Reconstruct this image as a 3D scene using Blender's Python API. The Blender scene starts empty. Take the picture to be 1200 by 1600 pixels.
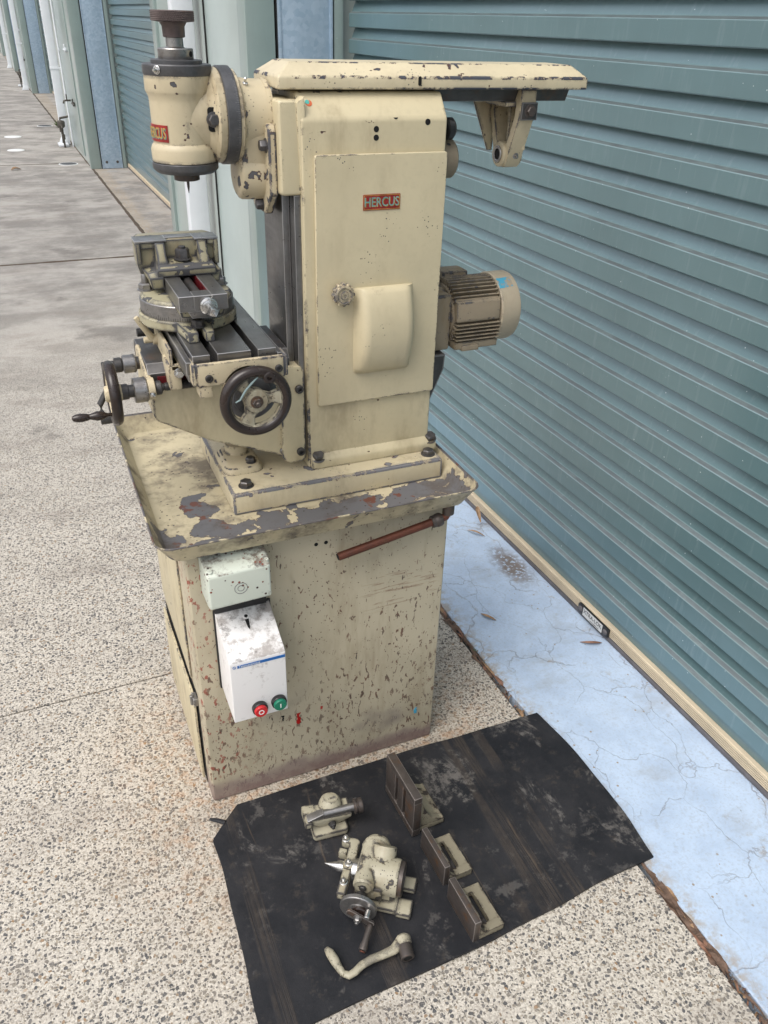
import bpy, bmesh, math, random
from mathutils import Vector, Matrix, noise as mnoise
R = math.radians
scene = bpy.context.scene
COL = scene.collection

# ------------------------------------------------------------------ camera
cam_d = bpy.data.cameras.new('camera')
cam_d.sensor_fit = 'VERTICAL'; cam_d.sensor_height = 24.0
cam_d.lens = 1258.5 / 1600 * 24.0
cam_d.clip_start = 0.02; cam_d.clip_end = 400
cam = bpy.data.objects.new('camera', cam_d); COL.objects.link(cam)
_F = Vector((0.35017105, 0.77877971, -0.52046364)); _Rv = Vector((0.91863379, -0.39408962, 0.02837847)); _U = Vector((0.18300874, 0.48805281, 0.85341213))
cam.matrix_world = Matrix(((_Rv.x, _U.x, -_F.x, -0.16895), (_Rv.y, _U.y, -_F.y, -1.28669), (_Rv.z, _U.z, -_F.z, 1.56492), (0, 0, 0, 1)))
scene.camera = cam

# ------------------------------------------------------------------ sky, sun, exposure (bright overcast day)
SUN_AZ, SUN_EL = R(-116), R(58)          # azimuth from +Y towards +X: open sky over the lane, left of the machine
world = bpy.data.worlds.new('World'); scene.world = world; world.use_nodes = True
wn = world.node_tree; wn.nodes.clear()
sky = wn.nodes.new('ShaderNodeTexSky'); sky.sky_type = 'NISHITA'; sky.sun_disc = False
sky.sun_elevation = SUN_EL; sky.sun_rotation = SUN_AZ
sky.air_density = 1.0; sky.dust_density = 4.0; sky.ozone_density = 1.0
hs = wn.nodes.new('ShaderNodeHueSaturation'); hs.inputs['Saturation'].default_value = 0.42
bg = wn.nodes.new('ShaderNodeBackground'); bg.inputs['Strength'].default_value = 0.15
wo = wn.nodes.new('ShaderNodeOutputWorld')
wn.links.new(sky.outputs[0], hs.inputs['Color']); wn.links.new(hs.outputs[0], bg.inputs[0]); wn.links.new(bg.outputs[0], wo.inputs[0])
sun_d = bpy.data.lights.new('sun', 'SUN'); sun_d.energy = 1.0; sun_d.angle = R(40); sun_d.color = (1.0, 0.96, 0.9)
sun = bpy.data.objects.new('sun', sun_d); COL.objects.link(sun)
_sd = Vector((math.sin(SUN_AZ) * math.cos(SUN_EL), math.cos(SUN_AZ) * math.cos(SUN_EL), math.sin(SUN_EL)))
sun.rotation_euler = _sd.to_track_quat('Z', 'Y').to_euler(); sun.location = _sd * 20
vs = scene.view_settings; vs.view_transform = 'Standard'; vs.look = 'None'; vs.exposure = 0.58; vs.gamma = 1.0; vs.use_curve_mapping = False
scene.cycles.use_denoising = True
scene.cycles.max_bounces = 4; scene.cycles.diffuse_bounces = 2; scene.cycles.glossy_bounces = 2; scene.cycles.use_adaptive_sampling = True; scene.cycles.adaptive_threshold = .02

# ------------------------------------------------------------------ node helper
class NT:
    def __init__(s, name):
        s.mat = bpy.data.materials.new(name); s.mat.use_nodes = True
        s.t = s.mat.node_tree; s.t.nodes.clear()
        s.out = s.n('ShaderNodeOutputMaterial'); s.b = s.n('ShaderNodeBsdfPrincipled')
        s.l(s.b.outputs[0], s.out.inputs[0]); s._c = None
    def n(s, typ, **kw):
        nd = s.t.nodes.new(typ)
        for k, v in kw.items(): setattr(nd, k, v)
        return nd
    def l(s, a, b): s.t.links.new(a, b)
    def put(s, sock, v):
        if isinstance(v, bpy.types.NodeSocket): s.l(v, sock)
        elif isinstance(v, (tuple, list)) and len(v) == 3 and sock.type == 'RGBA': sock.default_value = (*v, 1)
        else: sock.default_value = v
    @property
    def co(s):
        if s._c is None: s._c = s.n('ShaderNodeTexCoord').outputs['Object']
        return s._c
    def map(s, scale=(1, 1, 1), loc=(0, 0, 0), vec=None):
        m = s.n('ShaderNodeMapping'); s.l(vec or s.co, m.inputs[0]); m.inputs['Scale'].default_value = scale; m.inputs['Location'].default_value = loc
        return m.outputs[0]
    def noise(s, scale, detail=4, rough=.6, vec=None, dist=0):
        m = s.n('ShaderNodeTexNoise'); s.l(vec or s.co, m.inputs['Vector'])
        m.inputs['Scale'].default_value = scale; m.inputs['Detail'].default_value = min(detail, 5); m.inputs['Roughness'].default_value = rough; m.inputs['Distortion'].default_value = dist
        return m.outputs['Fac']
    def noisec(s, scale, detail=4, vec=None):
        m = s.n('ShaderNodeTexNoise'); s.l(vec or s.co, m.inputs['Vector']); m.inputs['Scale'].default_value = scale; m.inputs['Detail'].default_value = detail
        return m.outputs['Color']
    def voro(s, scale, feature='F1', vec=None, out='Distance', rnd=1):
        m = s.n('ShaderNodeTexVoronoi', feature=feature); s.l(vec or s.co, m.inputs['Vector']); m.inputs['Scale'].default_value = scale; m.inputs['Randomness'].default_value = rnd
        return m.outputs[out]
    def ramp(s, fac, *stops, interp='LINEAR'):
        r = s.n('ShaderNodeValToRGB'); e = r.color_ramp.elements; r.color_ramp.interpolation = interp
        while len(e) < len(stops): e.new(0.5)
        for el, (p, c) in zip(e, stops):
            el.position = p; el.color = (c, c, c, 1) if not isinstance(c, (tuple, list)) else (*c, 1)
        s.put(r.inputs[0], fac); return r.outputs[0]
    def step(s, fac, a, b):
        m = s.n('ShaderNodeMapRange'); m.interpolation_type = 'SMOOTHSTEP'; s.put(m.inputs[0], fac); m.inputs[1].default_value = a; m.inputs[2].default_value = b
        return m.outputs[0]
    def mix(s, fac, a, b, mode='MIX'):
        m = s.n('ShaderNodeMix', data_type='RGBA', blend_type=mode); s.put(m.inputs[0], fac); s.put(m.inputs[6], a); s.put(m.inputs[7], b); return m.outputs[2]
    def math(s, op, a, b=0.0, c=None):
        m = s.n('ShaderNodeMath', operation=op); s.put(m.inputs[0], a); s.put(m.inputs[1], b)
        if c is not None: s.put(m.inputs[2], c)
        return m.outputs[0]
    def xyz(s, vec=None):
        m = s.n('ShaderNodeSeparateXYZ'); s.l(vec or s.co, m.inputs[0]); return m.outputs
    def vadd(s, a, b, scale):
        m = s.n('ShaderNodeVectorMath', operation='SCALE'); s.l(b, m.inputs[0]); m.inputs[3].default_value = scale
        k = s.n('ShaderNodeVectorMath', operation='ADD'); s.l(a, k.inputs[0]); s.l(m.outputs[0], k.inputs[1]); return k.outputs[0]
    def bump(s, h, strength=.5, dist=.002, normal=None):
        m = s.n('ShaderNodeBump'); m.inputs['Strength'].default_value = strength; m.inputs['Distance'].default_value = dist; s.put(m.inputs['Height'], h)
        if normal is not None: s.l(normal, m.inputs['Normal'])
        return m.outputs[0]
    def edge(s):                     # 1 on the small rounded-over faces along edges and corners
        a = s.n('ShaderNodeAttribute'); a.attribute_name = 'wear'; return a.outputs['Fac']
    def near(s, radius=.010):        # grows towards a convex or concave edge
        bv = s.n('ShaderNodeBevel', samples=3); bv.inputs[0].default_value = radius; g = s.n('ShaderNodeNewGeometry')
        d = s.n('ShaderNodeVectorMath', operation='DOT_PRODUCT'); s.l(bv.outputs[0], d.inputs[0]); s.l(g.outputs['Normal'], d.inputs[1])
        return s.math('SUBTRACT', 1.0, d.outputs['Value'])
    def set(s, **kw):
        nm = {'col': 'Base Color', 'rough': 'Roughness', 'metal': 'Metallic', 'normal': 'Normal', 'spec': 'Specular IOR Level', 'coat': 'Coat Weight', 'emit': 'Emission Color'}
        for k, v in kw.items(): s.put(s.b.inputs[nm[k]], v)
        return s.mat

# ------------------------------------------------------------------ materials
def painted(name, base=(.60, .53, .36), chip=.5, edge=.5, dirt=.35, streak=(1, 1, .35), seed=0.0, dark=(.085, .085, .092), primer=(.075, .035, .03), rough=.42, chipscale=26, speck=.4):
    n = NT(name)
    loc = (seed * 3.7, seed * 1.3, seed * 7.1)
    c = n.map((1, 1, 1), loc)
    big = n.noise(5, 3, .6, c); fine = n.noise(90, 3, .6, c)
    col = n.mix(n.step(big, .3, .75), base, tuple(x * .86 for x in base))
    col = n.mix(n.math('MULTIPLY', n.step(fine, .45, .8), .25), col, tuple(x * .75 for x in base))
    st = n.noise(14, 5, .65, n.map(streak, loc))
    grime = n.math('MULTIPLY', n.step(st, .5, .78), dirt)
    col = n.mix(grime, col, (.20, .145, .075))
    oil = n.math('MULTIPLY', n.step(n.noise(7, 5, .7, n.map((1, 1, .45), (loc[0] + 5, loc[1], loc[2] + 2))), .54, .74), dirt * .8); col = n.mix(oil, col, (.15, .10, .055))
    cn = n.noise(chipscale, 3, .52, c, .1); area = n.noise(3.2, 2, .5, c)
    v = n.math('ADD', cn, n.math('MULTIPLY', n.math('SUBTRACT', area, .5), .35))
    t0 = .745 - .15 * chip
    outer = n.step(v, t0, t0 + .012); inner = n.step(v, t0 + .014, t0 + .028)
    if edge > 0:
        wn_ = n.math('ADD', n.noise(42, 5, .72, c), n.math('MULTIPLY', n.math('SUBTRACT', n.noise(6, 3, .5, c), .5), .75)); t1 = .80 - .20 * edge
        wv_ = n.math('ADD', wn_, n.math('ADD', n.math('MULTIPLY', n.edge(), .10), n.math('MINIMUM', n.math('MULTIPLY', n.near(.009), .9), .12)))
        gate = n.math('MAXIMUM', n.edge(), n.step(n.near(.009), .004, .02))
        outer = n.math('MAXIMUM', outer, n.math('MULTIPLY', gate, n.step(wv_, t1, t1 + .015))); inner = n.math('MAXIMUM', inner, n.math('MULTIPLY', gate, n.step(wv_, t1 + .03, t1 + .045)))
    sp = n.voro(150, 'F1', c); sm = n.math('MULTIPLY', n.math('LESS_THAN', sp, .17), n.step(n.noise(9, 2, .5, c), .62 - .22 * speck, .70 - .22 * speck))
    outer = n.math('MAXIMUM', outer, sm)
    col = n.mix(outer, col, primer); col = n.mix(n.math('MAXIMUM', inner, sm), col, dark)
    h = n.math('SUBTRACT', n.math('MULTIPLY', fine, .12), outer)
    r = n.math('ADD', rough, n.math('MULTIPLY', n.math('MAXIMUM', outer, grime), .22))
    return n.set(col=col, rough=r, normal=n.bump(h, .7, .0015, n.bump(n.noise(11, 3, .5, c), .22, .004)), spec=.4)

CREAM = (.58, .505, .335)
M = {}
M['cream'] = painted('cream_paint', CREAM, .12, .36, .48, seed=0, speck=.15)
M['panel'] = painted('door_paint', (.59, .515, .345), -.45, .22, .18, seed=1.9, speck=.1)
M['cream_worn'] = painted('cream_worn_paint', (.56, .48, .325), .50, .75, .55, seed=2.1, chipscale=38, speck=.5)
M['overarm'] = painted('overarm_paint', (.62, .54, .37), .20, .8, .2, seed=3.4, dark=(.06, .065, .08), speck=.25)
M['base'] = painted('base_casting_paint', (.58, .505, .345), .48, 1.12, .45, seed=4.2, speck=.5, dark=(.17, .17, .18), primer=(.085, .03, .028))
M['dirty'] = painted('grimy_motor_paint', (.265, .22, .155), .42, .6, 1.0, seed=5.5, primer=(.06, .045, .03), rough=.6, speck=.3)
M['motor_cover'] = painted('fan_cover_paint', (.39, .335, .245), .22, .5, 1.0, seed=5.9, primer=(.07, .05, .03), rough=.55, speck=.3)
M['old'] = painted('old_yellowed_paint', (.40, .37, .275), .74, 1.0, 1.0, seed=6.7, primer=(.16, .13, .08), dark=(.06, .055, .05), chipscale=45, speck=.7)
M['angle_paint'] = painted('olive_cream_paint', (.235, .21, .15), .66, .9, 1.0, seed=8.7, primer=(.11, .08, .05), dark=(.04, .033, .028), chipscale=40, rough=.6, speck=.6)

def cabinet_mat():
    n = NT('cabinet_paint'); base = (.49, .435, .315)
    big = n.noise(4, 3); fine = n.noise(120, 3)
    col = n.mix(n.step(big, .3, .75), base, tuple(x * .85 for x in base))
    col = n.mix(n.math('MULTIPLY', n.step(n.noise(10, 5, .65, n.map((1, 1, .3))), .48, .8), .5), col, (.21, .155, .085))
    x, y, z = n.xyz()
    low = n.step(z, .62, .02)                    # more spatter towards the floor
    dr = n.noise(105, 4, .6, n.map((1.0, 1.0, .42)), .5)
    drip = n.step(n.math('ADD', dr, n.math('MULTIPLY', low, .065)), .628, .652)
    gate = n.step(n.noise(4.5, 4, .65, n.map((1, 1, .8), (2, 6, 3))), .36, .54); drip = n.math('MULTIPLY', drip, n.math('ADD', .12, gate))
    col = n.mix(n.math('MULTIPLY', drip, .85), col, n.mix(n.step(n.noise(30, 2), .4, .6), (.15, .075, .05), (.10, .062, .048)))
    sp = n.voro(95, 'F1'); spm = n.math('MULTIPLY', n.math('LESS_THAN', sp, .155), n.step(n.noise(8, 3, .6), .44, .56))
    col = n.mix(n.math('MULTIPLY', spm, .9), col, (.10, .06, .04))
    sp2 = n.voro(60, 'F1', n.map((1, 1, 1), (3, 5, 9))); col = n.mix(n.math('LESS_THAN', sp2, .06), col, (.015, .012, .012))
    # red overspray spots near the front left edge, and along the foot
    rn = n.step(n.noise(70, 4, .6, n.map((1, 1, .6), (4, 2, 1))), .585, .61)
    left = n.math('MULTIPLY', n.step(x, -.10, -.28), n.step(n.noise(6, 2), .42, .55))
    col = n.mix(n.math('MULTIPLY', n.math('MULTIPLY', rn, left), .85), col, (.27, .045, .03))
    stn = n.step(n.noise(9, 5, .7, n.map((1.0, 1.0, .16), (1, 2, 8))), .52, .72); col = n.mix(n.math('MULTIPLY', stn, .5), col, (.20, .14, .075))
    gp = n.math('MULTIPLY', n.step(n.noise(3.2, 4, .6, n.map((1, 1, 1), (3, 3, 3.4))), .56, .70), n.step(z, .34, .16)); col = n.mix(n.math('MULTIPLY', gp, .7), col, (.17, .14, .13))
    rs = n.math('MULTIPLY', n.step(n.math('ADD', z, n.math('MULTIPLY', n.noise(40, 4), -.06)), .012, -.012), n.step(n.noise(14, 4, .7), .35, .55)); col = n.mix(n.math('MULTIPLY', rs, .8), col, (.13, .06, .035))
    foot = n.step(n.math('ADD', z, n.math('MULTIPLY', n.noise(9, 3), .10)), .115, .085)
    col = n.mix(n.math('MULTIPLY', foot, .75), col, (.225, .165, .155))
    box_ = n.math('MULTIPLY', n.math('MULTIPLY', n.step(x, .07, .12), n.step(x, .275, .25)), n.math('MULTIPLY', n.step(z, .44, .47), n.step(z, .56, .53)))
    scr = n.step(n.noise(60, 4, .7, n.map((.16, .16, 2.2), (2, 2, 1))), .56, .60); col = n.mix(n.math('MULTIPLY', n.math('MULTIPLY', scr, box_), .6), col, (.17, .08, .045))
    d2_ = n.step(n.noise(46, 4, .6, n.map((1, 1, .26), (8, 1, 5)), .4), .70, .715); col = n.mix(n.math('MULTIPLY', d2_, .9), col, (.07, .045, .038))
    sc = n.noise(26, 6, .7, n.map((.5, .5, 1.5), (7, 7, 7)))
    col = n.mix(n.step(sc, .69, .71), col, (.12, .045, .03))
    h = n.math('ADD', n.math('MULTIPLY', fine, .2), n.math('ADD', drip, spm))
    return n.set(col=col, rough=.50, normal=n.bump(h, .5, .0009, n.bump(n.noise(3.5, 2, .5), .5, .012)), spec=.4)
M['cabinet'] = cabinet_mat()

def tray_mat():
    n = NT('tray_paint'); base = (.56, .49, .33)
    x, y, z = n.xyz()      # object space: origin at the machine's base centre (.28,.23)
    big = n.noise(6, 4); fine = n.noise(110, 3)
    col = n.mix(n.step(big, .3, .75), base, tuple(v * .8 for v in base))
    col = n.mix(n.math('MULTIPLY', n.step(n.noise(11, 5, .7), .47, .72), .75), col, (.17, .14, .10))
    # worn areas: the strip along the front rim, a patch left of the casting
    front = n.math('MULTIPLY', n.step(y, -.135, -.20), n.step(y, -.272, -.266)); leftp = n.math('MULTIPLY', n.step(n.math('ABSOLUTE', n.math('ADD', x, .235)), .065, .0), n.step(n.math('ABSOLUTE', n.math('ADD', y, .10)), .14, .03))
    right = n.step(x, -.30, .05)
    w = n.math('ADD', n.math('MULTIPLY', front, n.math('ADD', .160, n.math('MULTIPLY', right, .075))), n.math('MULTIPLY', leftp, .165))
    lowz = n.step(z, .752, .722); w = n.math('MULTIPLY', w, lowz)
    v = n.math('ADD', n.noise(17, 6, .58, None, .3), w)
    lip = n.math('MULTIPLY', n.step(z, .7530, .7545), n.step(n.noise(22, 4, .7), .36, .48))
    o = n.math('MAXIMUM', n.step(v, .640, .646), lip); i = n.math('MAXIMUM', n.step(v, .652, .658), n.math('MULTIPLY', lip, .8))
    redn = n.step(n.noise(15, 4, .6, n.map((1, 1, 1), (5, 5, 5))), .585, .615)
    under = n.mix(redn, (.12, .12, .128), (.13, .05, .035))
    col = n.mix(o, col, (.10, .07, .06)); col = n.mix(i, col, under)
    sp = n.voro(75, 'F1'); spm = n.math('MULTIPLY', n.math('LESS_THAN', sp, .15), n.step(n.noise(9, 2), .42, .52))
    col = n.mix(spm, col, (.05, .035, .03))
    gr = n.math('MULTIPLY', n.step(n.noise(7, 5, .72, n.map((1, 1, 1), (9, 1, 2))), .47, .66), .8)
    col = n.mix(gr, col, (.09, .075, .065))
    h = n.math('SUBTRACT', n.math('MULTIPLY', fine, .15), o)
    return n.set(col=col, rough=n.math('ADD', .42, n.math('MULTIPLY', gr, .3)), normal=n.bump(h, .5, .0012), spec=.4)
M['tray'] = tray_mat()

def steel(name, col=(.30, .30, .30), rough=.32, rust=.15, metal=.85, scale=30):
    n = NT(name)
    a = n.noise(scale, 5, .7); b = n.noise(scale * 5, 3, .6, n.map((1, .15, 1)))
    c = n.mix(n.step(a, .35, .75), col, tuple(x * .55 for x in col))
    c = n.mix(n.math('MULTIPLY', n.step(n.noise(scale * .6, 6, .75, n.map((1, 1, 1), (3, 1, 4))), .52, .70), min(1, rust * 2.2)), c, (.12, .065, .035))
    c = n.mix(n.math('MULTIPLY', n.edge(), .55), c, tuple(min(.75, x * 2.2 + .12) for x in col))      # lighter edges: worn metal, with edge highlights put into the colour
    m = n.math('SUBTRACT', metal, n.math('MULTIPLY', n.step(a, .5, .7), .25))
    r = n.math('ADD', rough, n.math('MULTIPLY', n.math('SUBTRACT', b, .4), .35))
    return n.set(col=c, rough=r, metal=m, normal=n.bump(b, .12, .0006))
M['steel'] = steel('machined_steel', (.34, .33, .32), .30, .12)
M['table_steel'] = steel('oily_table_steel', (.23, .225, .22), .30, .10, .8, 14)
M['dark_steel'] = steel('blackened_steel', (.075, .072, .07), .38, .25, .5)
M['bolt'] = steel('bolt_steel', (.13, .125, .125), .36, .2, .7, 70)
M['ring_steel'] = steel('graduated_ring_steel', (.13, .13, .135), .42, .08, .6)
M['bright'] = steel('bright_steel', (.62, .61, .59), .2, .06, .95)
M['brown_steel'] = steel('rusty_brown_steel', (.095, .08, .072), .45, .5, .45)
M['knurl'] = steel('knurled_brown_steel', (.13, .10, .095), .45, .25, .5)

def simple(name, col, rough=.5, metal=0, var=.15, scale=20, bump=.0, spec=.5):
    n = NT(name); a = n.noise(scale, 4, .65)
    c = n.mix(n.step(a, .3, .75), col, tuple(x * (1 - var) for x in col))
    kw = dict(col=c, rough=n.math('ADD', rough, n.math('MULTIPLY', n.math('SUBTRACT', a, .5), .15)), metal=metal, spec=spec)
    if bump: kw['normal'] = n.bump(a, .4, bump)
    return n.set(**kw)
M['bakelite'] = simple('dark_brown_bakelite', (.026, .017, .014), .28, 0, .3)
M['black'] = simple('black_plastic', (.016, .016, .017), .4)
M['void'] = simple('black_void', (.006, .006, .006), .9)
M['red'] = simple('red_button_plastic', (.52, .02, .025), .3)
M['green'] = simple('green_button_plastic', (.008, .17, .10), .3)
M['pale_drip'] = simple('pale_blue_paint_drip', (.30, .40, .40), .5)
M['letter_white'] = simple('white_lettering', (.75, .75, .73), .5)
M['blue'] = simple('blue_print', (.012, .13, .42), .4)
M['badge_red'] = simple('badge_red_enamel', (.33, .025, .022), .35, 0, .4, 60)
M['badge_teal'] = simple('badge_teal_letter', (.20, .42, .39), .4, 0, .4, 60)
M['badge_gold'] = simple('badge_gold_letter', (.55, .33, .07), .4, 0, .4, 60)
M['copper'] = steel('tarnished_copper', (.155, .055, .034), .45, .35, .55)
M['orange'] = simple('orange_sticker', (.65, .14, .05), .5)
M['teal'] = simple('teal_sticker', (.08, .45, .40), .5)
M['sticker'] = simple('cream_sticker', (.72, .65, .48), .5)
M['red_paint'] = simple('wet_red_paint', (.45, .012, .012), .3)
M['blue_paint'] = simple('sky_blue_paint', (.06, .34, .50), .5, 0, .4, 60)
def smear():
    n = NT('worn_blue_smear'); k = n.step(n.noise(75, 5, .7), .44, .52)
    return n.set(col=n.mix(k, (.30, .25, .18), (.055, .30, .44)), rough=.55)
M['blue_smear'] = smear()
M['tag'] = simple('rating_label', (.62, .62, .6), .4)
M['red_inner'] = simple('dark_red_paint', (.12, .008, .012), .4, 0, .5, 60)

def white_box(name, base, dirt, spots):
    n = NT(name); x, y, z = n.xyz()
    a = n.noise(22, 6, .72); b = n.noise(60, 5, .7)
    g = n.n('ShaderNodeNewGeometry'); nz = n.n('ShaderNodeSeparateXYZ'); n.l(g.outputs['Normal'], nz.inputs[0])
    up = n.step(nz.outputs[2], .2, .5)           # soot settled on the upward slopes
    m = n.math('MULTIPLY', n.step(n.math('ADD', a, n.math('MULTIPLY', up, .12)), .57, .74), dirt)
    col = n.mix(m, base, (.15, .11, .085))
    m2 = n.math('MULTIPLY', n.math('MULTIPLY', n.step(n.math('MULTIPLY', b, n.math('ADD', .55, n.math('MULTIPLY', n.noise(9, 2), .9))), .52, .66), up), dirt)
    col = n.mix(m2, col, (.10, .085, .08))
    if spots:
        s = n.voro(85, 'F1'); col = n.mix(n.math('MULTIPLY', n.math('LESS_THAN', s, .20), n.step(n.noise(20, 2), .38, .46)), col, n.mix(n.step(n.noise(30, 2), .45, .55), (.05, .03, .025), (.20, .06, .035)))
    return n.set(col=col, rough=.42, spec=.45)
M['starter'] = white_box('white_plastic', (.78, .765, .755), .62, False)
M['terminal'] = white_box('pale_green_white_plastic', (.58, .62, .54), .9, True)

def rubber_mat():
    n = NT('black_rubber'); x, y, z = n.xyz()
    a = n.noise(5, 6, .7); b = n.noise(30, 6, .7); f = n.noise(160, 3)
    col = n.mix(n.step(a, .35, .7), (.011, .012, .015), (.025, .025, .028))
    col = n.mix(n.math('MULTIPLY', n.step(b, .55, .75), .55), col, (.075, .062, .05))
    dn = n.math('ADD', n.noise(7, 7, .72, n.map((1.2, .7, 1), (.85, .25, 0)), .6), n.math('MULTIPLY', n.math('MULTIPLY', n.step(x, .02, .12), n.step(n.noise(3.4, 2, .5, n.map((1, .6, 1), (2.2, 5, 0))), .46, .58)), .075))
    dust = n.math('MAXIMUM', n.math('MULTIPLY', n.step(dn, .565, .66), n.step(n.noise(38, 5, .75), .42, .60)), n.math('MULTIPLY', n.math('MULTIPLY', n.step(n.noise(16, 5, .7, n.map((1, 1, 1), (4, 4, 4))), .56, .66), .5), n.step(n.noise(3, 2), .4, .6)))
    col = n.mix(n.math('MULTIPLY', dust, .55), col, (.20, .185, .17))
    # long wear bands running across the mat
    bn = n.noise(9, 4, .6, n.map((1.6, .10, 1)))
    w = n.noise(60, 3, .6, n.map((4, .03, 1)))
    def band(c, hw): return n.math('MULTIPLY', n.step(n.math('ABSOLUTE', n.math('SUBTRACT', n.math('ADD', x, n.math('MULTIPLY', y, -.03)), c)), hw, hw * .75), n.step(w, .35, .55))
    bm = n.math('MAXIMUM', n.math('MAXIMUM', band(-.185, .026), band(.175, .034)), band(.245, .016))
    bm = n.math('MAXIMUM', bm, band(-.40, .02))
    bm = n.math('MULTIPLY', bm, n.step(n.noise(5, 5, .7, n.map((1.5, 1, 1), (3, 9, 2))), .36, .62))
    col = n.mix(n.math('MULTIPLY', bm, .65), col, (.060, .048, .039))
    col = n.mix(n.math('MULTIPLY', n.step(bn, .64, .74), .2), col, (.09, .065, .045))
    sc = n.step(n.voro(3.1, 'DISTANCE_TO_EDGE', n.vadd(n.map((1, .10, 1)), n.noisec(3), .03)), .005, .001)
    col = n.mix(n.math('MULTIPLY', n.math('MULTIPLY', sc, n.step(n.noise(4, 3), .5, .6)), .4), col, (.11, .08, .055))
    h = n.math('ADD', n.math('ADD', n.math('MULTIPLY', w, n.math('ADD', .06, n.math('MULTIPLY', bm, .9))), n.math('MULTIPLY', b, 1.2)), n.math('MULTIPLY', f, .25))
    return n.set(col=col, rough=n.math('ADD', .40, n.math('MULTIPLY', b, .35)), normal=n.bump(h, .5, .002), spec=.28)
M['rubber'] = rubber_mat()

def concrete_agg():
    n = NT('exposed_aggregate_concrete'); x, y, z = n.xyz()
    big = n.noise(.9, 5, .65); med = n.noise(4, 5, .65, n.map((.7, 1.6, 1)))
    wv = n.vadd(n.co, n.noisec(75, 3), .011)
    def stones(scale, loc):
        v = n.n('ShaderNodeTexVoronoi', feature='F1'); n.l(n.map((1, 1, 1), loc, wv), v.inputs['Vector']); v.inputs['Scale'].default_value = scale
        rnd = n.n('ShaderNodeSeparateColor'); n.l(v.outputs['Color'], rnd.inputs[0])
        return v.outputs['Distance'], rnd.outputs
    d1, r1 = stones(116, (0, 0, 0)); d2, r2 = stones(210, (3, 1, 0))
    matrix = n.mix(n.step(n.noise(190, 4, .7), .35, .7), (.63, .585, .51), (.33, .30, .26))
    tint = n.ramp(r1[0], (0, (.085, .087, .09)), (.35, (.16, .155, .15)), (.55, (.255, .23, .195)), (.76, (.33, .30, .25)), (.92, (.30, .20, .12)), (.94, (.60, .55, .48)))
    keep1 = n.math('LESS_THAN', r1[1], .80)
    m1 = n.math('MULTIPLY', n.math('LESS_THAN', d1, n.math('ADD', .22, n.math('MULTIPLY', r1[2], .26))), keep1)
    m2 = n.math('MULTIPLY', n.step(d2, .46, .38), n.math('LESS_THAN', r2[1], .75))
    tint2 = n.ramp(r2[0], (0, (.12, .12, .12)), (.35, (.20, .185, .165)), (.6, (.34, .29, .22)), (1, (.66, .61, .53)))
    expo = n.step(n.math('ADD', y, n.math('MULTIPLY', n.noise(1.2, 3), .8)), 4.6, 1.2)     # the surface wears smooth further up the lane
    expo = n.math('ADD', n.math('MULTIPLY', expo, .78), .22)
    col = n.mix(n.math('MULTIPLY', m2, expo), matrix, tint2); col = n.mix(n.math('MULTIPLY', m1, expo), col, tint)
    # weathered smooth slab colour and tyre/rain darkening
    smooth = n.mix(n.step(n.noise(2.2, 7, .72, n.map((.8, 1.1, 1))), .36, .64), (.345, .328, .308), (.15, .143, .138))
    far = n.step(n.math('ADD', y, n.math('MULTIPLY', n.noise(1.7, 4), 1.6)), 1.2, 5.6)
    col = n.mix(n.math('MULTIPLY', far, .80), col, smooth)
    col = n.mix(n.math('MULTIPLY', n.step(med, .48, .70), .40), col, (.23, .20, .175))
    col = n.mix(n.math('MULTIPLY', n.step(big, .55, .75), .35), col, (.15, .14, .135))
    # rust bleeding from the cabinet foot
    dx = n.math('SUBTRACT', x, .28); dy = n.math('SUBTRACT', y, .05)
    rr = n.math('SQRT', n.math('ADD', n.math('MULTIPLY', dx, dx), n.math('MULTIPLY', dy, dy)))
    rust = n.math('MULTIPLY', n.math('MULTIPLY', n.step(rr, .60, .30), n.step(n.noise(34, 5, .7), .48, .62)), .36)
    col = n.mix(n.math('MULTIPLY', n.step(n.math('ADD', rr, n.math('MULTIPLY', n.noise(5, 4), .5)), .95, .50), .26), col, (.36, .27, .17))
    col = n.mix(rust, col, (.40, .19, .065))
    col = n.mix(n.math('MULTIPLY', n.step(n.noise(1.6, 5, .6, n.map((1, 1, 1), (7, 3, 0))), .60, .68), .45), col, (.10, .092, .085))      # old oil spots
    wh = n.step(n.noise(3.4, 7, .75, n.map((1, .5, 1), (2, 8, 0))), .70, .735); col = n.mix(n.math('MULTIPLY', wh, .6), col, (.72, .70, .67))
    h = n.math('ADD', n.math('MULTIPLY', n.math('ADD', m1, n.math('MULTIPLY', m2, .6)), expo), n.math('MULTIPLY', n.noise(220, 3), .5))
    return n.set(col=col, rough=.82, normal=n.bump(h, 1.0, .0035), spec=.3)
M['aggregate'] = concrete_agg()

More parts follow.
